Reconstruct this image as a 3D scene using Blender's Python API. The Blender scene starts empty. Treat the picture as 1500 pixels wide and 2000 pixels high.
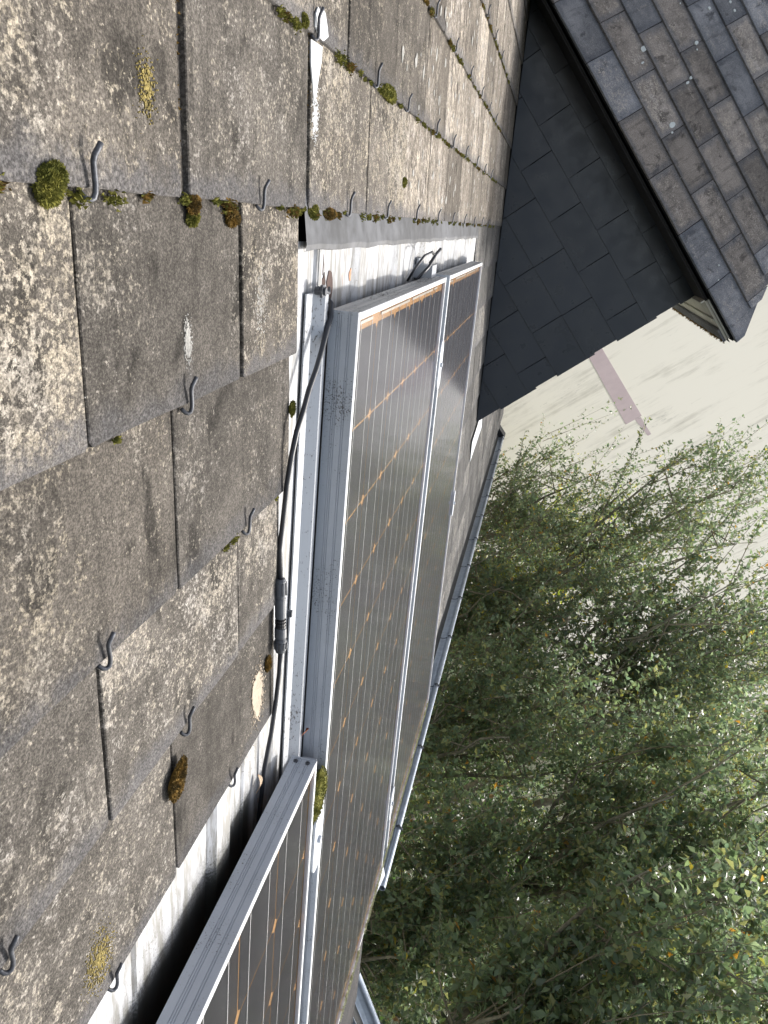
import bpy, math, random
import numpy as np
from mathutils import Matrix, Vector
S = bpy.context.scene
COL = S.collection
rnd = random.Random(7)

# ------------------------------------------------------------------ camera
cam_d = bpy.data.cameras.new('camera')
cam = bpy.data.objects.new('camera', cam_d)
COL.objects.link(cam)
# columns: camera right, image down, forward, in world axes (x along the roof, -y away from the house, z up)
RT = np.array([[0.202, -0.325, 0.924], [-0.540, -0.824, -0.172], [0.817, -0.464, -0.342]])
rx, dn, fw = Vector(RT[:, 0]).normalized(), Vector(RT[:, 1]), Vector(RT[:, 2]).normalized()
rx = (rx - fw * rx.dot(fw)).normalized()
up = rx.cross(fw)
cam.matrix_world = Matrix(((rx.x, up.x, -fw.x, -0.939), (rx.y, up.y, -fw.y, -0.030), (rx.z, up.z, -fw.z, 0.249), (0, 0, 0, 1)))
cam_d.sensor_fit = 'VERTICAL'
cam_d.sensor_height = 36.0
cam_d.sensor_width = 27.0
cam_d.lens = 1557.1 / 2000 * 36
cam_d.clip_start = 0.02
cam_d.clip_end = 500
S.camera = cam

# ------------------------------------------------------------------ light
SUN = Vector((0.62, -0.857, 0.62)).normalized()
w = bpy.data.worlds.new('World')
S.world = w
w.use_nodes = True
nt = w.node_tree
bg = nt.nodes['Background']
sky = nt.nodes.new('ShaderNodeTexSky')
sky.sky_type = 'NISHITA'
sky.sun_disc = False
sky.sun_elevation = math.asin(SUN.z)
sky.sun_rotation = math.atan2(SUN.x, SUN.y)
sky.air_density = 1.0
sky.dust_density = 3.0
sky.ozone_density = 0.6
hz = nt.nodes.new('ShaderNodeHueSaturation')      # thin veil of cloud: a paler, less blue sky all round
hz.inputs['Saturation'].default_value = 0.45
nt.links.new(sky.outputs[0], hz.inputs['Color'])
nt.links.new(hz.outputs[0], bg.inputs[0])
bg.inputs[1].default_value = 0.15
sd = bpy.data.lights.new('sun', 'SUN')
sd.energy = 2.0
sd.angle = math.radians(3.5)
sd.color = (1.0, 0.96, 0.90)
so = bpy.data.objects.new('sun', sd)
COL.objects.link(so)
so.matrix_world = Matrix.Translation((0, 0, 20)) @ SUN.to_track_quat('Z', 'Y').to_matrix().to_4x4()
S.view_settings.view_transform = 'Standard'
S.view_settings.look = 'None'
S.view_settings.gamma = 1.0
S.view_settings.use_curve_mapping = False
S.view_settings.exposure = 1.15

# ------------------------------------------------------------------ frames
TH = math.radians(38.5)
c, s = math.cos(TH), math.sin(TH)
GZ = -4.6


def frame(x, y, z, o=(0, 0, 0)):
    x, y, z = Vector(x), Vector(y), Vector(z)
    return Matrix(((x.x, y.x, z.x, o[0]), (x.y, y.y, z.y, o[1]), (x.z, y.z, z.z, o[2]), (0, 0, 0, 1)))


# roof frame: local x = along the roof (U), local y = UP the slope, local z = outward normal; y = -V, z = -N
ROOF = frame((1, 0, 0), (0, c, s), (0, -s, c))


def rp(U, V, N):
    return ROOF @ Vector((U, -V, -N))


def wp(U, wo, h):            # along, outward, height
    return Vector((U, -wo, h))


# ------------------------------------------------------------------ object helpers
WM = {}


def link(o, parent=None, M=None):
    COL.objects.link(o)
    M = M if M is not None else Matrix.Identity(4)
    WM[o.name] = M
    if parent is not None:
        o.parent = parent
        o.matrix_parent_inverse = Matrix.Identity(4)
        o.matrix_basis = WM[parent.name].inverted() @ M
    else:
        o.matrix_basis = M
    return o


def thing(name, label, cat, loc, group=None, kind=None):
    o = bpy.data.objects.new(name, None)
    o.empty_display_size = 0.1
    link(o, None, Matrix.Translation(Vector(loc)))
    return tag(o, label, cat, group, kind)


def tag(o, label=None, cat=None, group=None, kind=None):
    if label: o['label'] = label
    if cat: o['category'] = cat
    if group: o['group'] = group
    if kind: o['kind'] = kind
    return o


class MB:
    def __init__(s_):
        s_.v = []; s_.f = []; s_.m = []

    def add(s_, vs, fs, m=0):
        o = len(s_.v)
        s_.v.extend([tuple(p) for p in vs])
        s_.f.extend([tuple(i + o for i in f) for f in fs])
        s_.m.extend([m] * len(fs))

    def box(s_, a, b, m=0, T=None):
        x0, y0, z0 = a; x1, y1, z1 = b
        vs = [Vector(p) for p in ((x0, y0, z0), (x1, y0, z0), (x1, y1, z0), (x0, y1, z0), (x0, y0, z1), (x1, y0, z1), (x1, y1, z1), (x0, y1, z1))]
        if T: vs = [T @ p for p in vs]
        s_.add(vs, [(0, 3, 2, 1), (4, 5, 6, 7), (0, 1, 5, 4), (1, 2, 6, 5), (2, 3, 7, 6), (3, 0, 4, 7)], m)

    def tube(s_, pts, rad, n=6, m=0, cap=True):
        pts = [Vector(p) for p in pts]
        if not hasattr(rad, '__len__'): rad = [rad] * len(pts)
        rings = []
        ref = None
        for i, p in enumerate(pts):
            t = (pts[min(i + 1, len(pts) - 1)] - pts[max(i - 1, 0)]).normalized()
            if ref is None:
                ref = Vector((0, 0, 1)) if abs(t.z) < 0.9 else Vector((1, 0, 0))
            a = (ref - t * ref.dot(t)).normalized()
            ref = a
            b = t.cross(a)
            rings.append([p + (a * math.cos(2 * math.pi * k / n) + b * math.sin(2 * math.pi * k / n)) * rad[i] for k in range(n)])
        vs = [q for r in rings for q in r]
        fs = []
        for i in range(len(pts) - 1):
            for k in range(n):
                k2 = (k + 1) % n
                fs.append((i * n + k, i * n + k2, (i + 1) * n + k2, (i + 1) * n + k))
        if cap:
            fs.append(tuple(reversed(range(n))))
            fs.append(tuple((len(pts) - 1) * n + k for k in range(n)))
        s_.add(vs, fs, m)

    def prism(s_, poly, z0, z1, m=0):
        """poly: ccw 2D outline, extruded along z"""
        n = len(poly)
        vs = [(x, y, z0) for x, y in poly] + [(x, y, z1) for x, y in poly]
        fs = [tuple(reversed(range(n))), tuple(range(n, 2 * n))]
        for k in range(n):
            fs.append((k, (k + 1) % n, n + (k + 1) % n, n + k))
        s_.add(vs, fs, m)

    def extrude(s_, prof, path_a, path_b, ax, ay, m=0, close=True):
        """profile (list of 2D) placed on vectors ax, ay, from point a to b"""
        a, b = Vector(path_a), Vector(path_b)
        n = len(prof)
        vs = [a + ax * p[0] + ay * p[1] for p in prof] + [b + ax * p[0] + ay * p[1] for p in prof]
        fs = []
        for k in range(n if close else n - 1):
            fs.append((k, (k + 1) % n, n + (k + 1) % n, n + k))
        if close:
            fs.append(tuple(reversed(range(n)))); fs.append(tuple(range(n, 2 * n)))
        s_.add(vs, fs, m)

    def mesh(s_, name, mats, smooth=False):
        me = bpy.data.meshes.new(name)
        me.from_pydata(s_.v, [], s_.f)
        for m in (mats if isinstance(mats, (list, tuple)) else [mats]): me.materials.append(m)
        if any(s_.m): me.polygons.foreach_set('material_index', s_.m)
        if smooth: me.polygons.foreach_set('use_smooth', [True] * len(s_.f))
        me.update()
        return me

    def build(s_, name, mats, parent=None, M=None, smooth=False):
        return link(bpy.data.objects.new(name, s_.mesh(name, mats, smooth)), parent, M)


# ------------------------------------------------------------------ material helpers
def mat(name):
    m = bpy.data.materials.new(name)
    m.use_nodes = True
    t = m.node_tree
    b = t.nodes['Principled BSDF']
    return m, t, b


def N_(t, typ, **kw):
    n = t.nodes.new(typ)
    for k, v in kw.items(): setattr(n, k, v)
    return n


def coords(t, scale=(1, 1, 1), rand=True, kind='Object'):
    tc = N_(t, 'ShaderNodeTexCoord')
    mp = N_(t, 'ShaderNodeMapping')
    mp.inputs['Scale'].default_value = scale
    src = tc.outputs[kind]
    if rand:
        oi = N_(t, 'ShaderNodeObjectInfo')
        mu = N_(t, 'ShaderNodeMath', operation='MULTIPLY'); mu.inputs[1].default_value = 37.0
        t.links.new(oi.outputs['Random'], mu.inputs[0])
        cb = N_(t, 'ShaderNodeCombineXYZ')
        for i in range(3): t.links.new(mu.outputs[0], cb.inputs[i])
        ad = N_(t, 'ShaderNodeVectorMath', operation='ADD')
        t.links.new(src, ad.inputs[0]); t.links.new(cb.outputs[0], ad.inputs[1])
        src = ad.outputs[0]
    t.links.new(src, mp.inputs[0])
    return mp.outputs[0]


def noise(t, vec, scale, detail=6, rough=0.6, dist=0.0):
    n = N_(t, 'ShaderNodeTexNoise')
    n.inputs['Scale'].default_value = scale; n.inputs['Detail'].default_value = detail
    n.inputs['Roughness'].default_value = rough; n.inputs['Distortion'].default_value = dist
    t.links.new(vec, n.inputs['Vector'])
    return n.outputs['Fac']


def ramp(t, fac, a, b, va=0.0, vb=1.0):
    n = N_(t, 'ShaderNodeMapRange')
    n.interpolation_type = 'SMOOTHSTEP'
    n.inputs[1].default_value = a; n.inputs[2].default_value = b
    n.inputs[3].default_value = va; n.inputs[4].default_value = vb
    t.links.new(fac, n.inputs[0])
    return n.outputs[0]


def math_(t, op, a, b=None):
    n = N_(t, 'ShaderNodeMath', operation=op)
    for i, x in enumerate((a, b)):
        if x is None: continue
        if isinstance(x, (int, float)): n.inputs[i].default_value = x
        else: t.links.new(x, n.inputs[i])
    return n.outputs[0]


def mix(t, fac, a, b):
    n = N_(t, 'ShaderNodeMix', data_type='RGBA')
    if isinstance(fac, (int, float)): n.inputs[0].default_value = fac
    else: t.links.new(fac, n.inputs[0])
    for i, x in ((6, a), (7, b)):
        if isinstance(x, tuple): n.inputs[i].default_value = (*x, 1)
        else: t.links.new(x, n.inputs[i])
    return n.outputs[2]


def bump(t, b, h, strength=0.3, dist=0.002):
    n = N_(t, 'ShaderNodeBump')
    n.inputs['Strength'].default_value = strength; n.inputs['Distance'].default_value = dist
    t.links.new(h, n.inputs['Height']); t.links.new(n.outputs[0], b.inputs['Normal'])


def rand_out(t):
    return N_(t, 'ShaderNodeObjectInfo').outputs['Random']


def simple(name, col, rough=0.6, metal=0.0, var=0.25, scale=60, bstr=0.15, bdist=0.001):
    m, t, b = mat(name)
    v = coords(t)
    n1 = noise(t, v, scale, 5)
    n2 = noise(t, v, scale * 0.12, 3)
    f = math_(t, 'ADD', math_(t, 'MULTIPLY', n1, 0.5), math_(t, 'MULTIPLY', n2, 0.5))
    dark = tuple(x * (1 - var) for x in col); light = tuple(min(1, x * (1 + var)) for x in col)
    t.links.new(mix(t, ramp(t, f, 0.35, 0.65), dark, light), b.inputs['Base Color'])
    b.inputs['Roughness'].default_value = rough
    b.inputs['Metallic'].default_value = metal
    if bstr: bump(t, b, n1, bstr, bdist)
    return m


def weathered_slate(name, dark, midc, lichen, amount, edge=(0.085, 0.085, 0.092), gran=150, stretch=1.0, patch=7, margin=False):
    m, t, b = mat(name)
    v = coords(t, (1, stretch, 1))
    raw = coords(t, rand=False)
    big = noise(t, v, patch, 3, 0.55)
    med = noise(t, v, gran * 0.22, 5, 0.65)
    fine = noise(t, v, gran, 6, 0.72)
    vfine = noise(t, v, gran * 4.2, 3, 0.7)
    base = mix(t, ramp(t, med, 0.3, 0.7), dark, midc)
    r = rand_out(t)
    base = mix(t, math_(t, 'MULTIPLY', ramp(t, vfine, 0.35, 0.7), 0.55), base, tuple(x * 1.5 for x in midc))
    soft = noise(t, v, patch * 0.9, 4, 0.6, 0.3)
    base = mix(t, math_(t, 'MULTIPLY', ramp(t, soft, 0.42, 0.68), 0.6), base, tuple(x * 1.75 for x in midc))
    run = noise(t, coords(t, (1, 0.10, 1)), 42, 4, 0.65)       # rain streaks down the slope
    base = mix(t, math_(t, 'MULTIPLY', ramp(t, run, 0.52, 0.70), 0.5), base, tuple(x * 0.7 for x in dark))
    # dark algae blotches
    v2 = coords(t, (1.6, 0.9, 1))
    blot = noise(t, v2, patch * 2.3, 4, 0.6, 0.4)
    base = mix(t, math_(t, 'MULTIPLY', ramp(t, blot, 0.56, 0.68), 0.75), base, tuple(x * 0.55 for x in dark))
    # lichen film: fine speckle thresholded by the patch noise
    thr = math_(t, 'ADD', fine, math_(t, 'MULTIPLY', math_(t, 'SUBTRACT', big, 0.5), 0.42))
    thr = math_(t, 'ADD', thr, math_(t, 'MULTIPLY', math_(t, 'SUBTRACT', med, 0.5), 0.45))
    thr = math_(t, 'ADD', thr, math_(t, 'MULTIPLY', math_(t, 'SUBTRACT', r, 0.5), 0.13))
    lo = 0.615 - amount * 0.2
    mask = ramp(t, thr, lo, lo + 0.075)
    # slates stay bare along the lower edge and in the corners
    sep = N_(t, 'ShaderNodeSeparateXYZ'); t.links.new(raw, sep.inputs[0])
    wob = math_(t, 'MULTIPLY', math_(t, 'SUBTRACT', noise(t, v, 30, 3), 0.5), 0.05)
    e = ramp(t, math_(t, 'ADD', sep.outputs[1], wob), 0.004, 0.028)
    if margin:      # growth keeps to the middle of the piece, all four margins stay bare
        ax_ = math_(t, 'ADD', math_(t, 'ABSOLUTE', sep.outputs[0]), math_(t, 'MULTIPLY', wob, 0.8))
        e = math_(t, 'MULTIPLY', e, ramp(t, ax_, 0.122, 0.090))
        e = math_(t, 'MULTIPLY', e, ramp(t, math_(t, 'ADD', sep.outputs[1], wob), 0.155, 0.125))
    mask = math_(t, 'MULTIPLY', mask, math_(t, 'ADD', math_(t, 'MULTIPLY', e, 0.85), 0.15))
    base = mix(t, math_(t, 'MULTIPLY', math_(t, 'SUBTRACT', 1.0, e), 0.55), base, edge)
    lcol = mix(t, ramp(t, noise(t, v, 22, 3), 0.4, 0.65), lichen, tuple(min(1, x * k) for x, k in zip(lichen, (1.0, 1.04, 1.15))))
    col = mix(t, math_(t, 'MULTIPLY', mask, ramp(t, noise(t, v, gran * 0.5, 3), 0.3, 0.7, 0.35, 0.85)), base, lcol)
    # overall tone per slate
    hsv = N_(t, 'ShaderNodeHueSaturation')
    t.links.new(col, hsv.inputs['Color'])
    grain = ramp(t, noise(t, v, 620, 2, 0.6), 0.34, 0.66, 0.62, 1.38)
    grain = math_(t, 'MULTIPLY', grain, ramp(t, noise(t, v, 300, 3, 0.7), 0.36, 0.64, 0.78, 1.22))
    t.links.new(math_(t, 'MULTIPLY', grain, ramp(t, r, 0, 1, 0.76, 1.2)), hsv.inputs['Value'])
    t.links.new(hsv.outputs[0], b.inputs['Base Color'])
    b.inputs['Roughness'].default_value = 0.88
    b.inputs['Specular IOR Level'].default_value = 0.12
    h = math_(t, 'ADD', math_(t, 'MULTIPLY', fine, 0.6), math_(t, 'MULTIPLY', vfine, 0.5))
    h = math_(t, 'ADD', h, math_(t, 'MULTIPLY', mask, 0.25))
    bump(t, b, h, 0.55, 0.0022)
    return m


M_SLATE = weathered_slate('weathered_slate', (0.040, 0.036, 0.031), (0.084, 0.075, 0.065), (0.29, 0.255, 0.20), 0.38, gran=230)
M_SLATE_GREY = weathered_slate('weathered_slate_pale', (0.042, 0.038, 0.033), (0.088, 0.080, 0.071), (0.29, 0.26, 0.215), 0.31, gran=230)
M_SLATE_FAR = weathered_slate('weathered_slate_streaked', (0.068, 0.059, 0.050), (0.135, 0.119, 0.100), (0.39, 0.345, 0.285), 0.40, gran=190, stretch=0.4)
M_DORMER = weathered_slate('dormer_slate', (0.098, 0.101, 0.110), (0.160, 0.160, 0.166), (0.30, 0.27, 0.235), 0.16, edge=(0.085, 0.092, 0.108), gran=140, patch=5, margin=True)
M_DORMER_DUST = weathered_slate('dormer_slate_dusty', (0.105, 0.094, 0.085), (0.185, 0.163, 0.144), (0.34, 0.30, 0.25), 0.34, edge=(0.085, 0.092, 0.108), gran=140, patch=6, margin=True)

M_SLATE_LOW = weathered_slate('darker_grey_slate', (0.045, 0.044, 0.043), (0.088, 0.086, 0.084), (0.24, 0.22, 0.19), 0.25, gran=170, stretch=0.4)  # darker, greyer slates right of the modules and down to the gutter


def new_slate():
    m, t, b = mat('anthracite_slate')
    v = coords(t)
    r = rand_out(t)
    col = mix(t, r, (0.012, 0.018, 0.029), (0.019, 0.026, 0.039))
    col = mix(t, math_(t, 'MULTIPLY', ramp(t, noise(t, v, 9, 4), 0.4, 0.7), 0.5), col, (0.030, 0.036, 0.046))
    t.links.new(col, b.inputs['Base Color'])
    t.links.new(ramp(t, noise(t, v, 14, 4), 0.3, 0.7, 0.26, 0.42), b.inputs['Roughness'])
    bump(t, b, noise(t, v, 220, 4), 0.12, 0.0008)
    return m


M_CHEEK = new_slate()
M_FELT = simple('roofing_felt', (0.02, 0.02, 0.021), 0.95, scale=200)
M_DARKWOOD = simple('dark_board', (0.010, 0.011, 0.013), 0.8)
M_HOOK = simple('galvanised_hook', (0.070, 0.074, 0.085), 0.5, 0.4, var=0.35, scale=300)
M_ZINC = simple('zinc_gutter', (0.30, 0.34, 0.40), 0.42, 0.5, var=0.18, scale=40)
M_GUTTERDIRT = simple('gutter_sludge', (0.045, 0.045, 0.042), 0.8, scale=90)
M_LEAD = simple('lead_flashing', (0.062, 0.065, 0.072), 0.6, 0.15, var=0.5, scale=35, bstr=0.3)
M_PALELEAD = simple('pale_zinc_flashing', (0.36, 0.38, 0.42), 0.5, 0.2, var=0.15)
M_RUBBER = simple('cable_sheath', (0.022, 0.024, 0.030), 0.42, var=0.2)
M_PLUG = simple('grey_connector', (0.075, 0.082, 0.095), 0.45, var=0.15, scale=200)
M_PLUGD = simple('black_connector', (0.012, 0.012, 0.014), 0.5)
M_WHITEWOOD = simple('painted_soffit', (0.42, 0.42, 0.37), 0.7, var=0.15, scale=30)
M_DROP = simple('white_dropping', (0.56, 0.57, 0.58), 0.8, var=0.05, scale=300)
M_LICHW = simple('white_lichen', (0.25, 0.245, 0.23), 0.95, var=0.35, scale=400)
M_LICHY = simple('yellow_lichen', (0.21, 0.165, 0.05), 0.95, var=0.5, scale=500)
M_LICHS = simple('salmon_lichen', (0.34, 0.285, 0.22), 0.95, var=0.2, scale=250)
M_SPOT = simple('pale_spot_lichen', (0.46, 0.49, 0.48), 0.9, var=0.12, scale=200)
M_DRYLEAF = simple('rust_leaf', (0.32, 0.10, 0.04), 0.8, var=0.3)
M_TERRA = simple('red_tile', (0.28, 0.12, 0.08), 0.85)


def aluminium(name, col, dirt=0.5, sx=1.0, sy=1.0, metal=0.35, streak=False):
    m, t, b = mat(name)
    v = coords(t, (sx, sy, 1))
    n = noise(t, v, 420, 4, 0.7)
    big = noise(t, v, 14, 4, 0.6)
    f = math_(t, 'ADD', n, math_(t, 'MULTIPLY', math_(t, 'SUBTRACT', big, 0.5), 0.5))
    mask = ramp(t, f, 0.66 - dirt * 0.12, 0.74 - dirt * 0.10)
    cc = mix(t, math_(t, 'MULTIPLY', ramp(t, big, 0.3, 0.7), 0.4), col, tuple(x * 0.78 for x in col))
    cc = mix(t, math_(t, 'MULTIPLY', mask, 0.85), cc, (0.10, 0.09, 0.08))
    t.links.new(cc, b.inputs['Base Color'])
    b.inputs['Metallic'].default_value = metal
    t.links.new(ramp(t, mask, 0, 1, 0.42, 0.9), b.inputs['Roughness'])
    bump(t, b, n, 0.12, 0.0006)
    return m


M_ALU = aluminium('anodised_frame', (0.43, 0.46, 0.51), 0.42)
M_ALU_TOP = aluminium('dirty_upper_frame', (0.38, 0.38, 0.38), 0.85, 0.25, 1.0, 0.2)
M_LIP = simple('frame_lip', (0.60, 0.62, 0.64), 0.4, 0.3, var=0.06)
M_RAIL = aluminium('mounting_rail', (0.38, 0.40, 0.43), 0.46, 1, 0.4, 0.3)


def sheet_mat():
    m, t, b = mat('white_sheet_metal')
    v = coords(t, (1, 0.16, 1), rand=False)
    v1 = coords(t, (1, 1, 1), rand=False)
    st = noise(t, v, 70, 5, 0.7)
    sp = noise(t, v1, 380, 5, 0.7)
    big = noise(t, v1, 7, 4, 0.6)
    col = mix(t, ramp(t, st, 0.40, 0.62), (0.42, 0.43, 0.45), (0.20, 0.195, 0.18))
    f = math_(t, 'ADD', sp, math_(t, 'MULTIPLY', math_(t, 'SUBTRACT', big, 0.5), 0.7))
    col = mix(t, math_(t, 'MULTIPLY', ramp(t, f, 0.63, 0.72), 0.85), col, (0.12, 0.11, 0.095))
    rust = noise(t, coords(t, (1, 0.3, 1), rand=False), 26, 5, 0.7)
    col = mix(t, math_(t, 'MULTIPLY', ramp(t, rust, 0.66, 0.72), 0.7), col, (0.42, 0.22, 0.12))
    # near module's shadow painted into the slot's colour, with speckled grime at its border
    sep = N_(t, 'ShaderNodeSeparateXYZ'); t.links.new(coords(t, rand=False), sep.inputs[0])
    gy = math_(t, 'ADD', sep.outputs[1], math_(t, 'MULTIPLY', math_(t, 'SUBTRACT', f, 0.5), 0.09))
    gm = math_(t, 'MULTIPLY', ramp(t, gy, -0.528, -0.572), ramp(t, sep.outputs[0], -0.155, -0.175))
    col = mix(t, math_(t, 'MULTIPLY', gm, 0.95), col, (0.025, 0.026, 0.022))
    t.links.new(col, b.inputs['Base Color'])
    b.inputs['Roughness'].default_value = 0.5
    bump(t, b, math_(t, 'ADD', sp, st), 0.1, 0.001)
    return m


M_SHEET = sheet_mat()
M_RUSTD = simple('dark_rust', (0.065, 0.040, 0.033), 0.9, var=0.4, scale=120)
M_RUSTO = simple('orange_rust', (0.42, 0.24, 0.15), 0.9, var=0.4, scale=160)


def moss_mat(name, a, bb):
    m, t, b = mat(name)
    v = coords(t)
    t.links.new(mix(t, ramp(t, noise(t, v, 130, 4), 0.35, 0.65), a, bb), b.inputs['Base Color'])
    b.inputs['Roughness'].default_value = 0.95
    b.inputs['Specular IOR Level'].default_value = 0.15
    return m


M_MOSS = moss_mat('green_moss', (0.065, 0.070, 0.014), (0.175, 0.165, 0.036))
M_MOSSB = moss_mat('brown_moss', (0.06, 0.042, 0.014), (0.20, 0.12, 0.03))
M_MOSSP = moss_mat('pale_moss', (0.26, 0.27, 0.14), (0.44, 0.43, 0.30))


def cell_mat():
    m, t, b = mat('solar_cell')
    raw = coords(t, rand=False)
    sep = N_(t, 'ShaderNodeSeparateXYZ'); t.links.new(raw, sep.inputs[0])
    wv = math_(t, 'SINE', math_(t, 'MULTIPLY', sep.outputs[1], 2 * math.pi / 0.0026))
    fing = ramp(t, wv, 0.35, 0.95)
    v = coords(t)
    col = mix(t, ramp(t, noise(t, v, 30, 3), 0.3, 0.7), (0.010, 0.009, 0.012), (0.016, 0.014, 0.019))
    col = mix(t, math_(t, 'MULTIPLY', fing, 0.7), col, (0.060, 0.061, 0.066))
    t.links.new(col, b.inputs['Base Color'])
    b.inputs['Roughness'].default_value = 0.35
    return m


M_CELL = cell_mat()
M_BACK = simple('yellowed_backsheet', (0.44, 0.225, 0.065), 0.6, var=0.12, scale=20, bstr=0)
M_RIBBON = simple('tinned_ribbon', (0.66, 0.65, 0.66), 0.4, 0.2, var=0.08, bstr=0)
M_PALESTRIP = simple('pale_ribbon', (0.60, 0.55, 0.49), 0.5, 0.1, var=0.05, bstr=0)


def glass_mat():
    m, t, b = mat('module_glass')
    t.nodes.remove(b)
    out = t.nodes['Material Output']
    tr = N_(t, 'ShaderNodeBsdfTransparent')
    tr.inputs[0].default_value = (0.93, 0.94, 0.93, 1)
    gl = N_(t, 'ShaderNodeBsdfGlossy'); gl.inputs['Roughness'].default_value = 0.11; gl.inputs[0].default_value = (0.86, 0.87, 1.0, 1)
    fr = N_(t, 'ShaderNodeFresnel'); fr.inputs[0].default_value = 1.42
    mx = N_(t, 'ShaderNodeMixShader')
    t.links.new(fr.outputs[0], mx.inputs[0]); t.links.new(tr.outputs[0], mx.inputs[1]); t.links.new(gl.outputs[0], mx.inputs[2])
    df = N_(t, 'ShaderNodeBsdfDiffuse'); df.inputs[0].default_value = (0.34, 0.35, 0.37, 1)
    v = coords(t, rand=False)
    dust = math_(t, 'ADD', math_(t, 'MULTIPLY', ramp(t, noise(t, v, 9, 4), 0.3, 0.75), 0.02), math_(t, 'MULTIPLY', ramp(t, noise(t, v, 500, 3, 0.7), 0.66, 0.74), 0.4))
    dust = math_(t, 'ADD', dust, 0.008)
    m2 = N_(t, 'ShaderNodeMixShader')
    t.links.new(dust, m2.inputs[0]); t.links.new(mx.outputs[0], m2.inputs[1]); t.links.new(df.outputs[0], m2.inputs[2])
    t.links.new(m2.outputs[0], out.inputs[0])
    return m


M_GLASS = glass_mat()


def leaf_mat():
    m, t, b = mat('leaf')
    at = N_(t, 'ShaderNodeAttribute'); at.attribute_name = 'tint'
    t.links.new(at.outputs['Color'], b.inputs['Base Color'])
    b.inputs['Roughness'].default_value = 0.38
    b.inputs['Specular IOR Level'].default_value = 0.6
    tl = N_(t, 'ShaderNodeBsdfTranslucent')
    hs = N_(t, 'ShaderNodeHueSaturation'); hs.inputs['Value'].default_value = 1.9; hs.inputs['Saturation'].default_value = 1.15
    t.links.new(at.outputs['Color'], hs.inputs['Color']); t.links.new(hs.outputs[0], tl.inputs[0])
    mx = N_(t, 'ShaderNodeMixShader'); mx.inputs[0].default_value = 0.5
    t.links.new(b.outputs[0], mx.inputs[1]); t.links.new(tl.outputs[0], mx.inputs[2])
    t.links.new(mx.outputs[0], t.nodes['Material Output'].inputs[0])
    return m


M_LEAF = leaf_mat()
M_BARK = simple('bark', (0.20, 0.185, 0.135), 0.9, var=0.4, scale=40, bstr=0.4, bdist=0.004)
M_TWIG = simple('twig_bark', (0.21, 0.185, 0.125), 0.85, var=0.3, scale=60, bstr=0)


def plaster_mat():
    m, t, b = mat('cream_plaster')
    v = coords(t, (1, 1, 0.16), rand=False)
    v1 = coords(t, rand=False)
    st = noise(t, v, 5, 7, 0.72)
    sp = noise(t, v1, 1.2, 4, 0.6)
    f = math_(t, 'ADD', st, math_(t, 'MULTIPLY', math_(t, 'SUBTRACT', sp, 0.5), 0.6))
    col = mix(t, ramp(t, f, 0.50, 0.75), (0.70, 0.675, 0.605), (0.50, 0.48, 0.42))
    fl = noise(t, coords(t, (1, 1, 0.35), rand=False), 16, 5, 0.75)
    fl = math_(t, 'ADD', fl, math_(t, 'MULTIPLY', math_(t, 'SUBTRACT', sp, 0.5), 0.8))
    col = mix(t, math_(t, 'MULTIPLY', ramp(t, fl, 0.66, 0.76), 0.5), col, (0.34, 0.33, 0.30))
    t.links.new(col, b.inputs['Base Color'])
    b.inputs['Roughness'].default_value = 0.9
    bump(t, b, noise(t, v1, 60, 4), 0.2, 0.004)
    return m


M_PLASTER = plaster_mat()
M_LILAC = simple('lilac_paint', (0.42, 0.345, 0.365), 0.85, var=0.06, scale=8, bstr=0.1)
M_RENDER = simple('house_render', (0.62, 0.60, 0.55), 0.9, var=0.08, scale=10)


def ground_mat():
    m, t, b = mat('garden_ground')
    v = coords(t, rand=False)
    col = mix(t, ramp(t, noise(t, v, 2.2, 6, 0.7), 0.4, 0.62), (0.030, 0.050, 0.014), (0.060, 0.050, 0.030))
    col = mix(t, ramp(t, noise(t, v, 26, 5, 0.7), 0.5, 0.7), col, (0.05, 0.09, 0.02))
    t.links.new(col, b.inputs['Base Color'])
    b.inputs['Roughness'].default_value = 0.95
    bump(t, b, noise(t, v, 30, 5), 0.6, 0.03)
    return m


M_GROUND = ground_mat()

# ------------------------------------------------------------------ ground
g = MB()
R_ = 160
n = 32
gv = []; gf = []
for i in range(n + 1):
    for j in range(n + 1):
        x = -R_ + 2 * R_ * i / n; y = -R_ + 2 * R_ * j / n
        gv.append((x, y, GZ + 0.04 * math.sin(x * 0.7) * math.cos(y * 0.5)))
for i in range(n):
    for j in range(n):
        gf.append((i * (n + 1) + j, (i + 1) * (n + 1) + j, (i + 1) * (n + 1) + j + 1, i * (n + 1) + j + 1))
g.add(gv, gf)
tag(g.build('ground', M_GROUND), kind='structure')

# ------------------------------------------------------------------ house
house = thing('slate_roof_house', 'house under a grey lichen-speckled slate roof with a black slate-clad dormer', 'house', (1.0, 3.0, GZ))
TOPV = -3.2          # ridge line in V
b = MB()
b.box((-3.0, -1.64, -0.095), (0.9, -TOPV, -0.074))            # deck boards, roof frame
b.box((0.9, -1.64, -0.095), (7.6, -TOPV, -0.074))
roof = b.build('roof', M_FELT, house, ROOF)
b = MB()
b.box((-3.0, -2.62, -0.085), (0.86, -1.642, -0.068))
b.build('lower_roof_deck', M_FELT, house, ROOF)
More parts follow.
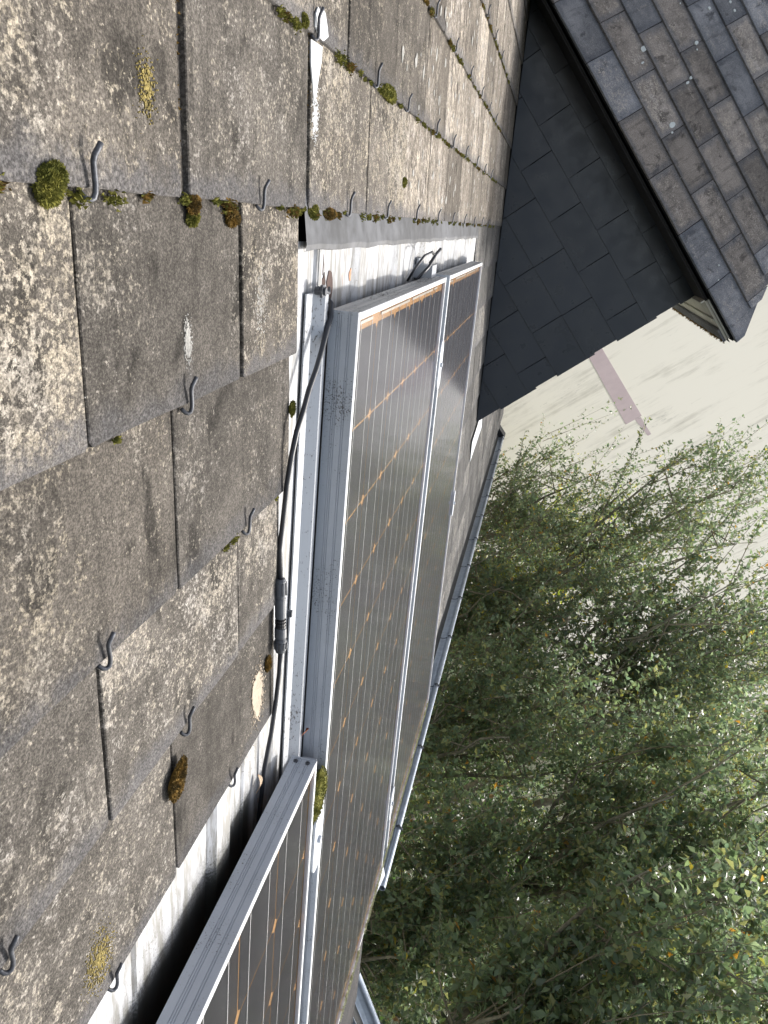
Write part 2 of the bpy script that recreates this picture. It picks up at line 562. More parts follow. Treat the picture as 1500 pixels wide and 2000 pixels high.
# walls, ridge and rear slope
rz = rp(0, TOPV, 0.07)
b = MB()
b.box((-2.8, -1.02, GZ), (7.3, 5.6, -1.06))
b.add([(-2.8, -1.02, -1.06), (-2.8, rz.y, rz.z - 0.1), (-2.8, 5.6, -1.06)], [(0, 1, 2)])
b.add([(7.3, -1.02, -1.06), (7.3, rz.y, rz.z - 0.1), (7.3, 5.6, -1.06)], [(0, 2, 1)])
b.build('wall', M_RENDER, house)
b = MB()
b.add([(-3, rz.y, rz.z), (7.6, rz.y, rz.z), (7.6, 2 * rz.y + 1.4, -1.3), (-3, 2 * rz.y + 1.4, -1.3),
       (-3, rz.y, rz.z - 0.03), (7.6, rz.y, rz.z - 0.03), (7.6, 2 * rz.y + 1.4, -1.33), (-3, 2 * rz.y + 1.4, -1.33)],
      [(0, 1, 2, 3), (7, 6, 5, 4), (0, 4, 5, 1), (1, 5, 6, 2), (2, 6, 7, 3), (3, 7, 4, 0)])
b.build('rear_roof', M_SLATE_GREY, house)


# ---- slates
def clip(poly, n, d):
    """keep points with n.p <= d"""
    out = []
    for i in range(len(poly)):
        p, q = poly[i], poly[(i + 1) % len(poly)]
        a = n[0] * p[0] + n[1] * p[1] - d; bb = n[0] * q[0] + n[1] * q[1] - d
        if a <= 0: out.append(p)
        if a * bb < 0:
            k = a / (a - bb); out.append((p[0] + (q[0] - p[0]) * k, p[1] + (q[1] - p[1]) * k))
    return out


def slate_outline(wd, L, r, chip=0.0006, ear=0.006):
    """ccw outline, lower edge at y=0, slightly uneven"""
    e1, e2 = r.uniform(0.4, 1.3) * ear, r.uniform(0.4, 1.3) * ear
    x0, x1 = -wd / 2, wd / 2
    p = [(x0 + e1, 0)]
    for k in range(1, 5):
        x = x0 + e1 + (wd - e1 - e2) * k / 5
        p.append((x + r.uniform(-.004, .004), r.uniform(-chip, chip * 1.6)))
    p += [(x1 - e2, 0), (x1, e2 * r.uniform(.7, 1.2))]
    for k in range(1, 4): p.append((x1 + r.uniform(-chip, chip), L * k / 4 * 0.62))
    p += [(x1, L), (x0, L)]
    for k in range(3, 0, -1): p.append((x0 + r.uniform(-chip, chip), L * k / 4 * 0.62))
    p.append((x0, e1 * r.uniform(.7, 1.2)))
    return p


THK = 0.0052


def slate_mesh(name, poly, m, thk=THK, bev=0.0009):
    """slab with a small worn bevel round its upper face"""
    n = len(poly)
    cx = sum(p[0] for p in poly) / n; cy = sum(p[1] for p in poly) / n
    ins = []
    for x, y in poly:
        dx, dy = cx - x, cy - y
        ins.append((x + math.copysign(min(bev, abs(dx)), dx), y + math.copysign(min(bev, abs(dy)), dy)))
    b = MB()
    vs = [(x, y, -thk) for x, y in poly] + [(x, y, -bev) for x, y in poly] + [(x, y, 0) for x, y in ins]
    fs = [tuple(2 * n + k for k in range(n))]
    for k in range(n):
        k2 = (k + 1) % n
        fs.append((k, k2, n + k2, n + k)); fs.append((n + k, n + k2, 2 * n + k2, 2 * n + k))
    b.add(vs, fs)
    return b.mesh(name, m)


VAR = {}


def slate_variant(wd, L, m, k, ear=0.006):
    key = (round(wd, 3), L, m.name, k)
    if key not in VAR:
        VAR[key] = slate_mesh('slate', slate_outline(wd, L, random.Random(hash((round(wd, 3), k)) % 9999), ear=ear), m)
    return VAR[key]


def put_slate(me, F, x, y, z, tilt, parent, roll=0.0, rot=0.0):
    M = F @ Matrix.Translation((x, y, z)) @ Matrix.Rotation(rot, 4, 'Z') @ Matrix.Rotation(-tilt, 4, 'X') @ Matrix.Rotation(roll, 4, 'Y')
    return link(bpy.data.objects.new('slate', me), parent, M)


def hook_mesh():
    b = MB()
    # wire: out of the joint below, round the slate's lower edge and up over its face, tip bent aside
    pts = [(-0.004, -0.006, -0.006), (-0.004, -0.009, -0.004), (-0.002, -0.013, 0.000), (0.002, -0.0145, 0.003), (0.005, -0.012, 0.0055),
           (0.0065, -0.006, 0.0065), (0.006, 0.002, 0.007), (0.003, 0.014, 0.0075), (0.000, 0.024, 0.0085), (-0.001, 0.030, 0.0105), (0.002, 0.037, 0.013), (0.005, 0.043, 0.0145)]
    b.tube(pts, 0.0033, 8)
    return b.mesh('slate_hook', M_HOOK, True)


HOOK = hook_mesh()


def put_hook(U, V, N=0.045, sc=1.0, rot=0.0):
    M = ROOF @ Matrix.Translation((U, -V, -N)) @ Matrix.Rotation(rot, 4, 'Z') @ Matrix.Scale(sc, 4)
    link(bpy.data.objects.new('slate_hook', HOOK), roof, M)


TILT = 0.036
SN = 0.045
rows = [(5, 0.462, -0.397, (-0.95, -0.122)), (4, 0.308, -0.508, (-0.95, -0.122)), (3, 0.170, -0.391, (-0.95, -0.103)), (2, 0.017, -0.515, (-0.95, -0.098)),
        (1, -0.131, -0.377, (-1.1, 3.0)), (0, -0.290, 0.045, (-1.0, 3.0)), (-1, -0.457, 0.46, (-0.95, 3.0)), (-2, -0.632, 0.045, (-0.8, 3.0)),
        (-3, -0.795, 0.46, (-0.2, 3.0)), (-4, -0.955, 0.045, (0.2, 3.0)), (-5, -1.115, 0.46, (0.6, 3.0)), (-6, -1.275, 0.045, (1.1, 3.0))]
fine_j = {1: [-0.916, -0.645, -0.377, -0.083, 0.190, 0.464, 0.722, 0.990, 1.262, 1.534, 1.806, 2.078, 2.350, 2.622, 2.894],
          2: [-0.775, -0.515, -0.262], 3: [-0.90, -0.645, -0.391], 4: [-0.76, -0.508, -0.250], 5: [-0.90, -0.645, -0.397]}
gaps = {(1, -0.377): 0.014, (1, -0.083): 0.012, (2, -0.515): 0.0035, (2, -0.262): 0.0075, (4, -0.250): 0.0042, (5, -0.397): 0.0045, (3, -0.391): 0.0026, (4, -0.508): 0.0034}
LEN = 0.33
for (ri, ve, ph, (u0, u1)) in rows:
    if ri in fine_j: js = list(fine_j[ri])
    else:
        k0 = math.floor((u0 - ph) / 0.272); js = [ph + 0.272 * k for k in range(int(k0), int((u1 - ph) / 0.272) + 1)]
    js = [j for j in js if u0 + 0.02 < j < u1 - 0.02]
    ed = [u0] + js + [u1]
    for k in range(len(ed) - 1):
        gl = gaps.get((ri, ed[k]), rnd.uniform(0.003, 0.005)); gr = gaps.get((ri, ed[k + 1]), 0.0035)
        a, bb = ed[k] + gl / 2, ed[k + 1] - (gr / 2 if k + 2 < len(ed) else 0)
        wd = bb - a; xc = (a + bb) / 2
        if xc < 0.5: m = M_SLATE if rnd.random() < 0.75 and ri < 4 else M_SLATE_GREY
        else: m = M_SLATE_FAR
        ear = 0.0035
        me = slate_mesh('slate', slate_outline(wd, LEN, rnd, ear=ear), m) if xc < 0.9 else slate_variant(0.2685, LEN, m, rnd.randrange(6))
        if xc >= 0.9 and abs(wd - 0.2685) > 0.006: me = slate_mesh('slate', slate_outline(wd, LEN, rnd), m)
        n0 = SN + rnd.uniform(-0.0008, 0.0008)
        put_slate(me, ROOF, xc, -ve, -n0, TILT + rnd.uniform(-.001, .001), roof, rnd.uniform(-0.003, 0.003), rnd.uniform(-0.002, 0.002))
        if k > 0 or ri not in (1,):
            pass
# hooks sit in the middle of each slate's lower edge
for U, V in [(-0.505, -.133), (-0.227, -.133), (0.087, -.134), (0.324, -.134), (0.588, -.134), (0.872, -.134), (1.136, -.134), (1.396, -.134), (1.67, -.134), (1.94, -.134), (2.21, -.134),
             (-0.088, -.292), (0.188, -.292), (0.417, -.292), (0.731, -.292), (0.992, -.292), (1.254, -.292), (1.545, -.292), (1.81, -.292), (2.08, -.292),
             (0.597, -.459), (0.882, -.459), (1.178, -.459), (1.47, -.459), (1.74, -.459), (2.0, -.459), (0.86, -.634), (1.13, -.634), (1.40, -.634), (1.67, -.634), (1.95, -.634),
             (-0.377, 0.017), (-0.508, 0.168), (-0.240, 0.170), (-0.380, 0.311), (-0.630, 0.309), (-0.262, 0.462), (-0.515, 0.463)]:
    put_hook(U, V, 0.0455, rnd.uniform(0.92, 1.08) * (0.50 if U < -0.4 else 0.47), rnd.uniform(-0.12, 0.12))

# slates on the right of the modules, and below them down to the gutter
ve = -0.131 + 0.157
ri = 2
while ve < 1.66:
    off = 0.0 if ri % 2 else 0.136
    if ve < 0.86: u0, u1 = 1.885, 3.0
    elif ve < 1.2: u0, u1 = 1.885, 5.7
    else: u0, u1 = 0.92, 6.9
    n_ = int(round((u1 - u0) / 0.272))
    st = u0 + (off if off else 0.0)
    ed = [u0] + [st + 0.272 * k for k in range(0 if off else 1, n_ + 1) if u0 + 0.03 < st + 0.272 * k < u1 - 0.03] + [u1]
    for k in range(len(ed) - 1):
        wd = ed[k + 1] - ed[k] - 0.003; xc = (ed[k] + ed[k + 1]) / 2
        me = slate_variant(0.2685, 0.30, M_SLATE_LOW, rnd.randrange(6)) if abs(wd - 0.269) < 0.003 else slate_mesh('slate', slate_outline(wd, 0.30, rnd), M_SLATE_LOW)
        put_slate(me, ROOF, xc, -ve, -SN - rnd.uniform(-.001, .001), TILT, roof, rnd.uniform(-.003, .003))
    ve += 0.157; ri += 1
# lower roof edge near the camera, one slate cracked
lowroof = []
for k, (a, bb, v0, v1) in enumerate([(0.30, 0.565, 1.60, 2.14), (0.57, 0.84, 1.60, 2.16), (0.30, 0.56, 2.14, 2.55), (0.565, 0.86, 2.16, 2.56)]):
    po = [(a + rnd.uniform(0, .006), -v1), (a + (bb - a) * .5, -v1 - 0.01), (bb, -v1 + 0.02), (bb + .008, -v0 - .3), (bb - 0.004, -v0 - 0.15), (bb, -v0), (a, -v0)]
    me = slate_mesh('slate', po, M_SLATE_GREY)
    link(bpy.data.objects.new('slate', me), roof, ROOF @ Matrix.Translation((0, 0, -0.047 + (0.006 if k < 2 else 0))))
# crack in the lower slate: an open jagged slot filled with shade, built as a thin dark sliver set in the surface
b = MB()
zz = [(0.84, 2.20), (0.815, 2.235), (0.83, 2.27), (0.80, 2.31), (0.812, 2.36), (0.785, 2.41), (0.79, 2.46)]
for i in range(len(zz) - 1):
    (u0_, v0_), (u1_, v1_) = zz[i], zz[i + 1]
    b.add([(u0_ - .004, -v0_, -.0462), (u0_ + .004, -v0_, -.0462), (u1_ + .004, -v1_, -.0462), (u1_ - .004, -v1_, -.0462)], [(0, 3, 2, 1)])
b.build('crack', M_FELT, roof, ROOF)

# ---- lead strip above the modules
b = MB()
nx = 40
for side in (0,):
    vs = []
    for i in range(nx + 1):
        U = -0.087 + (1.88 + 0.087) * i / nx
        wv = 0.0012 * math.sin(i * 1.7) + 0.0008 * math.sin(i * 3.1)
        vs.append((U, 0.150, -0.050)); vs.append((U, 0.095 + wv, -0.0430 + wv * .4)); vs.append((U, 0.0885 + 0.001 * math.sin(i * .9) + wv, -0.0440))
        vs.append((U, 0.0885 + wv, -0.0462))
    fs = []
    for i in range(nx):
        for k in range(3):
            fs.append((4 * i + k, 4 * i + k + 1, 4 * i + k + 5, 4 * i + k + 4))
    b.add(vs, fs)
b.build('lead_flashing', M_LEAD, house, ROOF)

# ---- trapezoidal sheet under the modules
b = MB()
prof = [(-0.30, 0.070), (-0.135, 0.0575), (-0.110, 0.0535), (-0.1035, 0.0500), (-0.100, 0.0520), (-0.034, 0.0505), (-0.031, 0.0465), (-0.0285, 0.0465)]
prof += [(-0.027, 0.050), (-0.024, 0.046), (-0.010, 0.046), (-0.008, 0.052), (0.0, 0.056)]
u = 0.145
while u < 1.60:
    prof += [(u, 0.056), (u + 0.022, 0.056), (u + 0.036, 0.0465), (u + 0.085, 0.0465), (u + 0.103, 0.056), (u + 0.175, 0.056), (u + 0.183, 0.053), (u + 0.191, 0.056)]
    u += 0.285
prof += [(1.84, 0.056), (1.875, 0.050)]
vs = []
vl = [-0.098, -0.05, 0.1, 0.5, 1.0, 1.62]
for V in vl:
    for (U, N) in prof:
        vs.append((U, -V, -N - (0.0 if U > -0.12 else 0.0)))
np_ = len(prof)
fs = []
for j in range(len(vl) - 1):
    for k in range(np_ - 1):
        fs.append((j * np_ + k, (j + 1) * np_ + k, (j + 1) * np_ + k + 1, j * np_ + k + 1))
b.add(vs, fs)
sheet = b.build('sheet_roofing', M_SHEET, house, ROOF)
# sheet left of and under the near module, below the last slate course
b = MB()
prof = []
u = -1.45
while u < -0.12:
    prof += [(u, 0.0575), (u + 0.10, 0.0575), (u + 0.110, 0.0490), (u + 0.148, 0.0490), (u + 0.158, 0.0575), (u + 0.20, 0.0575), (u + 0.204, 0.0545), (u + 0.208, 0.0575)]
    u += 0.262
prof = [p for p in prof if p[0] < -0.13] + [(-0.130, 0.0575)]
vs = []
vl = [0.449, 0.47, 0.8, 1.4, 2.3]
for V in vl:
    for (U, N) in prof: vs.append((U, -V, -N))
np_ = len(prof); fs = []
for j in range(len(vl) - 1):
    for k in range(np_ - 1): fs.append((j * np_ + k, (j + 1) * np_ + k, (j + 1) * np_ + k + 1, j * np_ + k + 1))
b.add(vs, fs)
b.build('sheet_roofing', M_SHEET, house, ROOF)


def blob(cx, cy, rx_, ry_, n, r, jag=0.3):
    return [(cx + rx_ * (1 + r.uniform(-jag, jag)) * math.cos(2 * math.pi * k / n), cy + ry_ * (1 + r.uniform(-jag, jag)) * math.sin(2 * math.pi * k / n)) for k in range(n)]


rr = random.Random(3)
for (U, V, a, bb, m, N) in [(0.032, -0.045, 0.009, 0.013, M_RUSTD, 0.0557), (0.058, -0.040, 0.014, 0.018, M_RUSTD, 0.0557), (0.046, -0.008, 0.010, 0.010, M_RUSTO, 0.0557), (0.070, -0.010, 0.010, 0.006, M_RUSTD, 0.0557),
                            (0.020, -0.070, 0.006, 0.02, M_RUSTD, 0.0557), (0.79, -0.065, 0.02, 0.028, M_RUSTO, 0.0557), (1.40, -0.07, 0.022, 0.022, M_RUSTO, 0.0557), (0.165, -0.05, 0.007, 0.008, M_RUSTO, 0.0557), (1.10, -0.06, 0.02, 0.01, M_RUSTD, 0.0557)]:
    q = MB(); q.prism(blob(U, -V, a, bb, 13, rr, 0.35), -N, -N + 0.0007); q.build('rust_patch', m, sheet, ROOF)
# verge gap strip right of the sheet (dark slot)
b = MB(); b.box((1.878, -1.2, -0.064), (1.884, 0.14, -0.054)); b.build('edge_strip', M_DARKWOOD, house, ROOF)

# ---- mounting rail beside the first module
b = MB()
R0, R1 = -0.060, -0.0445
prf = [(-0.066, 0.0485), (-0.066, 0.0465), (-0.046, 0.0455), (-0.0375, 0.0330), (-0.0265, 0.0330), (-0.0255, 0.0345), (-0.0255, 0.0405), (-0.0225, 0.0405), (-0.0215, 0.0350), (-0.0165, 0.0350), (-0.0165, 0.0485)]
vs = []
for V in (0.012 - 0.055, 0.62, 1.52):
    for (U, N) in prf: vs.append((U, -V, -N))
k_ = len(prf); fs = [tuple(range(k_))]
for j in range(2):
    for k in range(k_): fs.append((j * k_ + k, (j + 1) * k_ + k, (j + 1) * k_ + (k + 1) % k_, j * k_ + (k + 1) % k_))
b.add(vs, fs)
rail = thing('mounting_rail', 'aluminium mounting rail running down beside the large solar panel, bolt at its upper end', 'rail', rp(-0.04, -0.043, 0.045))
b.build('rail_profile', M_RAIL, rail, ROOF)
b = MB(); b.tube([(-0.046, 0.046, -0.043), (-0.046, 0.046, -0.030)], 0.0045, 8); b.tube([(-0.046, 0.046, -0.036), (-0.046, 0.046, -0.033)], 0.008, 6)
b.tube([(-0.052, 0.050, -0.038), (-0.034, 0.044, -0.030), (-0.020, 0.048, -0.034)], 0.002, 6)
b.build('bolt', M_HOOK, rail, ROOF)

# ------------------------------------------------------------------ solar panels
PITCH = 0.1275
CH = 0.1243


def cell_mesh():
    h = CH / 2; k = 0.0078
    po = [(-h + k, -h), (h - k, -h), (h, -h + k), (h, h - k), (h - k, h), (-h + k, h), (-h, h - k), (-h, -h + k)]
    # arc-like corners
    b = MB(); b.add([(x, y, 0) for x, y in po], [tuple(range(8))])
    return b.mesh('cell', M_CELL)


CELL = cell_mesh()


def bar_profile(depth, flip=1):
    """cross-section of the frame, u = outward, v = up; with fine grooves on the outer face"""
    W = 0.0085
    p = [(0, 0), (0, -0.0)]
    p = [(0.0, 0.0008), (-0.0008, 0.0016), (-W, 0.0016), (-W, -0.004), (-0.0025, -0.004), (-0.0025, -depth), (0.0, -depth)]
    gz = []
    for y in (-0.024, -0.0215, -0.019, -0.0105, -0.008):
        y = y * depth / 0.034
        gz += [(0.0, y - 0.0006), (-0.0009, y - 0.0002), (-0.0009, y + 0.0002), (0.0, y + 0.0006)]
    return p + gz


def solar_panel(label, U0, V0, N0=0.0, ncol=6, nrow=12, top_mat=None, depth=0.034, maxrows=None, ribbons=True):
    """U0, V0: outer upper-left corner"""
    Wd = ncol * PITCH + 0.024; Ln = nrow * PITCH + 0.044
    t = thing('framed_solar_panel', label, 'solar panel', rp(U0 + Wd / 2, V0 + Ln / 2, N0 + depth), 'framed solar panels on the roof')
    F = ROOF @ Matrix.Translation((U0, -V0, -N0))
    X, Y, Z = Vector((1, 0, 0)), Vector((0, 1, 0)), Vector((0, 0, 1))
    prof = bar_profile(depth)

    def bar(a, bpt, out, m):
        q = MB()
        q.extrude(prof, a, bpt, out, Z)
        # upper lip faces get a lighter colour, their sunlit white painted in
        me = q.mesh('frame_bar', [m, M_LIP])
        n_ = len(prof)
        idx = [0] * len(me.polygons); idx[0] = 1; idx[1] = 1; idx[2] = 1
        me.polygons.foreach_set('material_index', idx)
        # correct orientation
        return link(bpy.data.objects.new('frame_bar', me), t, F)
    e = 0.0006
    bar(Vector((0, 0, 0)), Vector((0, -Ln, 0)), -X, M_ALU)
    bar(Vector((Wd, -Ln, 0)), Vector((Wd, 0, 0)), X, M_ALU)
    bar(Vector((Wd - e, -0.0004, -0.0001)), Vector((e, -0.0004, -0.0001)), Y, top_mat or M_ALU)
    bar(Vector((e, -Ln + .0004, -0.0001)), Vector((Wd - e, -Ln + .0004, -0.0001)), -Y, M_ALU)
    q = MB(); q.box((0.003, -Ln + 0.003, -0.0075), (Wd - 0.003, -0.003, -0.0052)); q.build('backsheet', M_BACK, t, F)
    cx0 = 0.012; cy0 = 0.024
    for i in range(ncol):
        for j in range(nrow if maxrows is None else maxrows):
            M = F @ Matrix.Translation((cx0 + PITCH * (i + .5), -(cy0 + PITCH * (j + .5)), -0.0047))
            link(bpy.data.objects.new('cell', CELL), t, M)
    for i in range(ncol):
        for k in (0.25, 0.75):
            x = cx0 + PITCH * (i + k)
            q = MB(); q.box((x - .0010, -Ln + 0.020, -0.0046), (x + .0010, -0.0185, -0.0042)); q.build('busbar', M_RIBBON, t, F)
    if ribbons:
        for a, bb, y in ((0.035, 0.108, 0.0165), (0.160, 0.385, 0.0165), (0.410, 0.640, 0.0165), (0.66, 0.70, 0.0165)):
            q = MB(); q.box((a, -y - .0016, -0.0041), (bb, -y + .0022, -0.0037)); q.build('ribbon', M_PALESTRIP, t, F)
    q = MB(); q.add([(0.004, -Ln + .004, -0.0012), (Wd - .004, -Ln + .004, -0.0012), (Wd - .004, -.004, -0.0012), (0.004, -.004, -0.0012)], [(0, 1, 2, 3)])
    q.build('glass', M_GLASS, t, F)
    for (x, y) in ((0.006, -0.0), (0.006, 0.0)):
        pass
    return t, F, Wd, Ln


P1, F1, W1, L1 = solar_panel('large upper solar panel in the middle, its top-left corner beside the black cable', -0.012, -0.023, 0, top_mat=M_ALU_TOP)
P2, F2, W2, L2 = solar_panel('solar panel farthest from the camera, next to the black dormer wall', 0.838, -0.023, 0, top_mat=M_ALU_TOP)
P3, F3, W3, L3 = solar_panel('nearest solar panel, lower on the roof, only its upper right corner in view', -0.066 - (6 * PITCH + 0.024), 0.568, 0, ribbons=False)
# screws in the corner of the near panel's upper bar
for x, z in ((W3 - 0.010, -0.009), (W3 - 0.010, -0.026)):
    q = MB(); q.tube([(x, -0.002, z), (x, 0.0012, z)], 0.0032, 8); q.build('frame_screw', M_HOOK, P3, F3)
    q = MB(); q.tube([(x, 0.0012, z), (x, 0.0016, z)], 0.0014, 6); q.build('frame_screw', M_PLUGD, P3, F3)


def clamp(panel, U, V, N=-0.0016, a=0.020, L=0.05):
    q = MB()
    po = [(a * math.cos(t_) * 1.0, (L - a) * (1 if math.sin(t_) > 0 else -1) + a * math.sin(t_)) for t_ in [2 * math.pi * k / 20 + 0.01 for k in range(20)]]
    q.prism([(U + x, -V + y) for x, y in po], -N, -N + 0.0035)
    q.tube([(U, -V, -N + .003), (U, -V, -N + .0075)], 0.0055, 6)
    q.tube([(U, -V, -N - .035), (U, -V, -N)], 0.004, 6)
    return q.build('clamp', M_ALU, panel, ROOF)


clamp(P1, 0.811, 0.165, a=0.026, L=0.055)
clamp(P1, 0.811, 1.36, a=0.026, L=0.05)
clamp(P3, -0.040, 0.725, a=0.024, L=0.055)
clamp(P2, W2 + 0.838 + 0.004, 0.765, a=0.016, L=0.045)
# joint rails between neighbouring panels
for nm, U, a, bb, lab in (('joint_rail', 0.8105, -0.018, 1.55, 'narrow aluminium joint rail between the two upper solar panels'), ('joint_rail', -0.039, 0.60, 2.1, 'narrow aluminium joint rail between the near and the large solar panel')):
    q = MB()
    for (x0, x1, z) in ((-0.016, -0.0135, -0.010), (-0.0135, 0.0135, -0.0175), (0.0135, 0.016, -0.010)):
        q.box((U + x0, -bb, z - 0.02), (U + x1, -a, z))
    tag(q.build(nm, M_RAIL, None, ROOF), lab, 'rail', 'joint rails between the solar panels')

# ------------------------------------------------------------------ cable and connector
def px_path(pts, N): return [rp(U, V, N_) for (U, V, N_) in pts]


cab = thing('solar_cable', 'black solar cable with a grey plug connector lying along the edge of the slates', 'cable', rp(-0.10, 0.1, 0.045))
cp = [(0.012, -0.045, 0.050), (0.002, -0.034, 0.042), (-0.006, -0.029, 0.034), (-0.020, -0.016, 0.030), (-0.034, -0.002, 0.030), (-0.050, 0.018, 0.030), (-0.066, 0.038, 0.031), (-0.084, 0.058, 0.033), (-0.099, 0.080, 0.034), (-0.113, 0.100, 0.036), (-0.121, 0.125, 0.038), (-0.124, 0.16, 0.041), (-0.122, 0.20, 0.044), (-0.124, 0.24, 0.046), (-0.1265, 0.278, 0.043)]
b = MB(); b.tube(px_path(cp, 0), 0.0032, 10); b.build('cable_run', M_RUBBER, cab, smooth=True)
cp2 = [(-0.1285, 0.370, 0.038), (-0.1295, 0.40, 0.038), (-0.131, 0.44, 0.040), (-0.133, 0.49, 0.044), (-0.135, 0.54, 0.050), (-0.138, 0.62, 0.054), (-0.14, 0.8, 0.054)]
b = MB(); b.tube(px_path(cp2, 0), 0.0031, 10); b.build('cable_run', M_RUBBER, cab, smooth=True)
ax = [Vector(rp(-0.1265, 0.276, 0.043)), Vector(rp(-0.1285, 0.372, 0.038))]
D = ax[1] - ax[0]


def P_(t_): return ax[0] + D * t_


def ribbed(t0, t1, r0, r1, n_, m, nm, rib=0.0012):
    q = MB(); q.tube([P_(t0), P_(t0 + .03), P_(t1 - .03), P_(t1)], [r0 * .8, r0, r1, r1 * .85], 18)
    dn_ = D.normalized(); a = Vector((0, 0, 1)); a = (a - dn_ * a.dot(dn_)).normalized(); b_ = dn_.cross(a)
    for k in range(n_):
        an = 2 * math.pi * k / n_
        o_ = a * math.cos(an) + b_ * math.sin(an); s2 = dn_.cross(o_)
        pa, pb = P_(t0 + .05) + o_ * r0, P_(t1 - .05) + o_ * r1
        q.add([pa - s2 * .001, pa + s2 * .001, pa + s2 * .001 + o_ * rib, pa - s2 * .001 + o_ * rib, pb - s2 * .001, pb + s2 * .001, pb + s2 * .001 + o_ * rib, pb - s2 * .001 + o_ * rib],
              [(0, 1, 2, 3), (7, 6, 5, 4), (0, 4, 5, 1), (1, 5, 6, 2), (2, 6, 7, 3), (3, 7, 4, 0)])
    q.build(nm, m, cab)


ribbed(0.0, 0.26, 0.0068, 0.0070, 8, M_PLUG, 'connector_nut')
q = MB(); q.tube([P_(.26), P_(.28), P_(.52), P_(.53)], [0.0062, 0.0067, 0.0067, 0.006], 18); q.build('connector_sleeve', M_PLUG, cab, smooth=False)
q = MB(); q.tube([P_(.53), P_(.60), P_(.66), P_(.77)], [0.005, 0.0054, 0.0064, 0.0064], 14)
for t_ in (.55, .59, .63): q.tube([P_(t_), P_(t_ + .02)], 0.0067, 14)
q.build('connector_body', M_PLUGD, cab)
q = MB(); q.tube([P_(.66), P_(.67), P_(.79), P_(.80)], [0.0064, 0.0072, 0.0073, 0.0070], 18)
q.box((-0.0115, -0.314, -0.036), (-0.0075, -0.306, -0.030), 0, ROOF @ Matrix.Translation((-0.105, -0.016, 0)))
q.build('connector_sleeve', M_PLUG, cab)
ribbed(0.81, 1.0, 0.0074, 0.0068, 10, M_PLUG, 'connector_nut')

# bracket and looped cable above the second panel
br = thing('roof_bracket', 'aluminium roof bracket with black cable loop above the joint of the upper panels', 'bracket', rp(0.70, -0.045, 0.05))
q = MB(); q.box((0.705, 0.020, -0.056), (0.765, 0.046, -0.020)); q.box((0.700, 0.046, -0.052), (0.770, 0.058, -0.048)); q.build('bracket_body', M_RAIL, br, ROOF)
q = MB(); q.tube([(0.60, 0.02, -0.050), (0.585, 0.045, -0.035), (0.60, 0.068, -0.022), (0.65, 0.074, -0.016), (0.71, 0.066, -0.018), (0.73, 0.05, -0.03)], 0.0024, 8)
q.tube([(0.64, 0.02, -0.04), (0.665, 0.045, -0.022), (0.70, 0.070, -0.014), (0.735, 0.078, -0.012)], 0.0030, 8); q.build('cable_loop', M_RUBBER, br, ROOF, True)

def moss_geo(pts_fn, n, h, seed, wid=0.0011):
    """tufts: thin 3-sided spikes; pts_fn(r) -> (position, normal)"""
    r = random.Random(seed)
    b = MB()
    for _ in range(n):
        P, Nn = pts_fn(r)
        d = (Nn + Vector((r.uniform(-.6, .6), r.uniform(-.6, .6), r.uniform(-.6, .6)))).normalized()
        a = d.orthogonal().normalized(); bb = d.cross(a)
        L = h * r.uniform(.5, 1.3); w_ = wid * r.uniform(.7, 1.4); o = r.uniform(0, 6.28)
        vs = [P - d * L * .3 + (a * math.cos(o + k * 2.094) + bb * math.sin(o + k * 2.094)) * w_ for k in range(3)] + [P + d * L]
        b.add(vs, [(0, 1, 3), (1, 2, 3), (2, 0, 3)])
    return b


# ------------------------------------------------------------------ dormer
UC = 3.0
CH_F = frame((0, -1, 0), (0, 0, 1), (-1, 0, 0), (UC, 0, 0))   # local x = outward, y = up, z = towards the camera side
PH = math.radians(50)
DR_F = frame((0, -1, 0), (math.cos(PH), 0, math.sin(PH)), (-math.sin(PH), 0, math.cos(PH)), (2.70, 0, 0.645))
b = MB()
# cheek core: prism in (w, h)
po = [(-1.9, 1.35), (-1.6, 1.1), (0.595, -0.545), (0.595, 0.66), (-0.9, 0.66), (-1.9, 0.66)]
b2 = [(-1.3, 0.66), (-0.84, 0.66)]
po = [(-0.84, 0.61), (0.595, -0.545), (0.595, 0.66), (-0.84, 0.66)]
b.prism(po, -1.9, -0.007)
dorm = b.build('dormer_wall', M_DARKWOOD, house, CH_F)


def hline(wo): return (-0.045 - wo * s) / c


CL = 0.157
for k, hb in enumerate([-0.551, -0.393, -0.236, -0.079, 0.079, 0.236, 0.393, 0.549]):
    joff = {0: .13, 1: .12, 2: .235, 3: .105, 4: .107, 5: .235, 6: .12, 7: .24}[k]
    js = [joff + 0.2585 * q_ for q_ in range(-6, 3)]
    front = 0.606 if k % 2 else 0.598
    js = [j for j in js if j < front - 0.03] + [front]
    for i in range(len(js) - 1):
        a, bb = js[i] + 0.0015, js[i + 1] - 0.0015
        L = 0.20 if k < 7 else 0.104
        po = slate_outline(bb - a, L, rnd, chip=0.0003, ear=0.002)
        cx = (a + bb) / 2
        wo = [(x + cx, y + hb) for x, y in po]
        wo = clip(wo, (-s, -c), 0.045 - 0.002)        # stay above the main roof plane
        wo = clip(wo, (0, 1), 0.655)
        if len(wo) < 3: continue
        ar = abs(sum(wo[i_][0] * wo[(i_ + 1) % len(wo)][1] - wo[(i_ + 1) % len(wo)][0] * wo[i_][1] for i_ in range(len(wo)))) / 2
        if ar < 0.0006: continue
        loc = [(x - cx, y - hb) for x, y in wo]
        me = slate_mesh('slate', loc, M_CHEEK, 0.0045, 0.0006)
        put_slate(me, CH_F, cx, hb, 0.009 + rnd.uniform(-.0004, .0004), 0.030, dorm, rnd.uniform(-.004, .004))
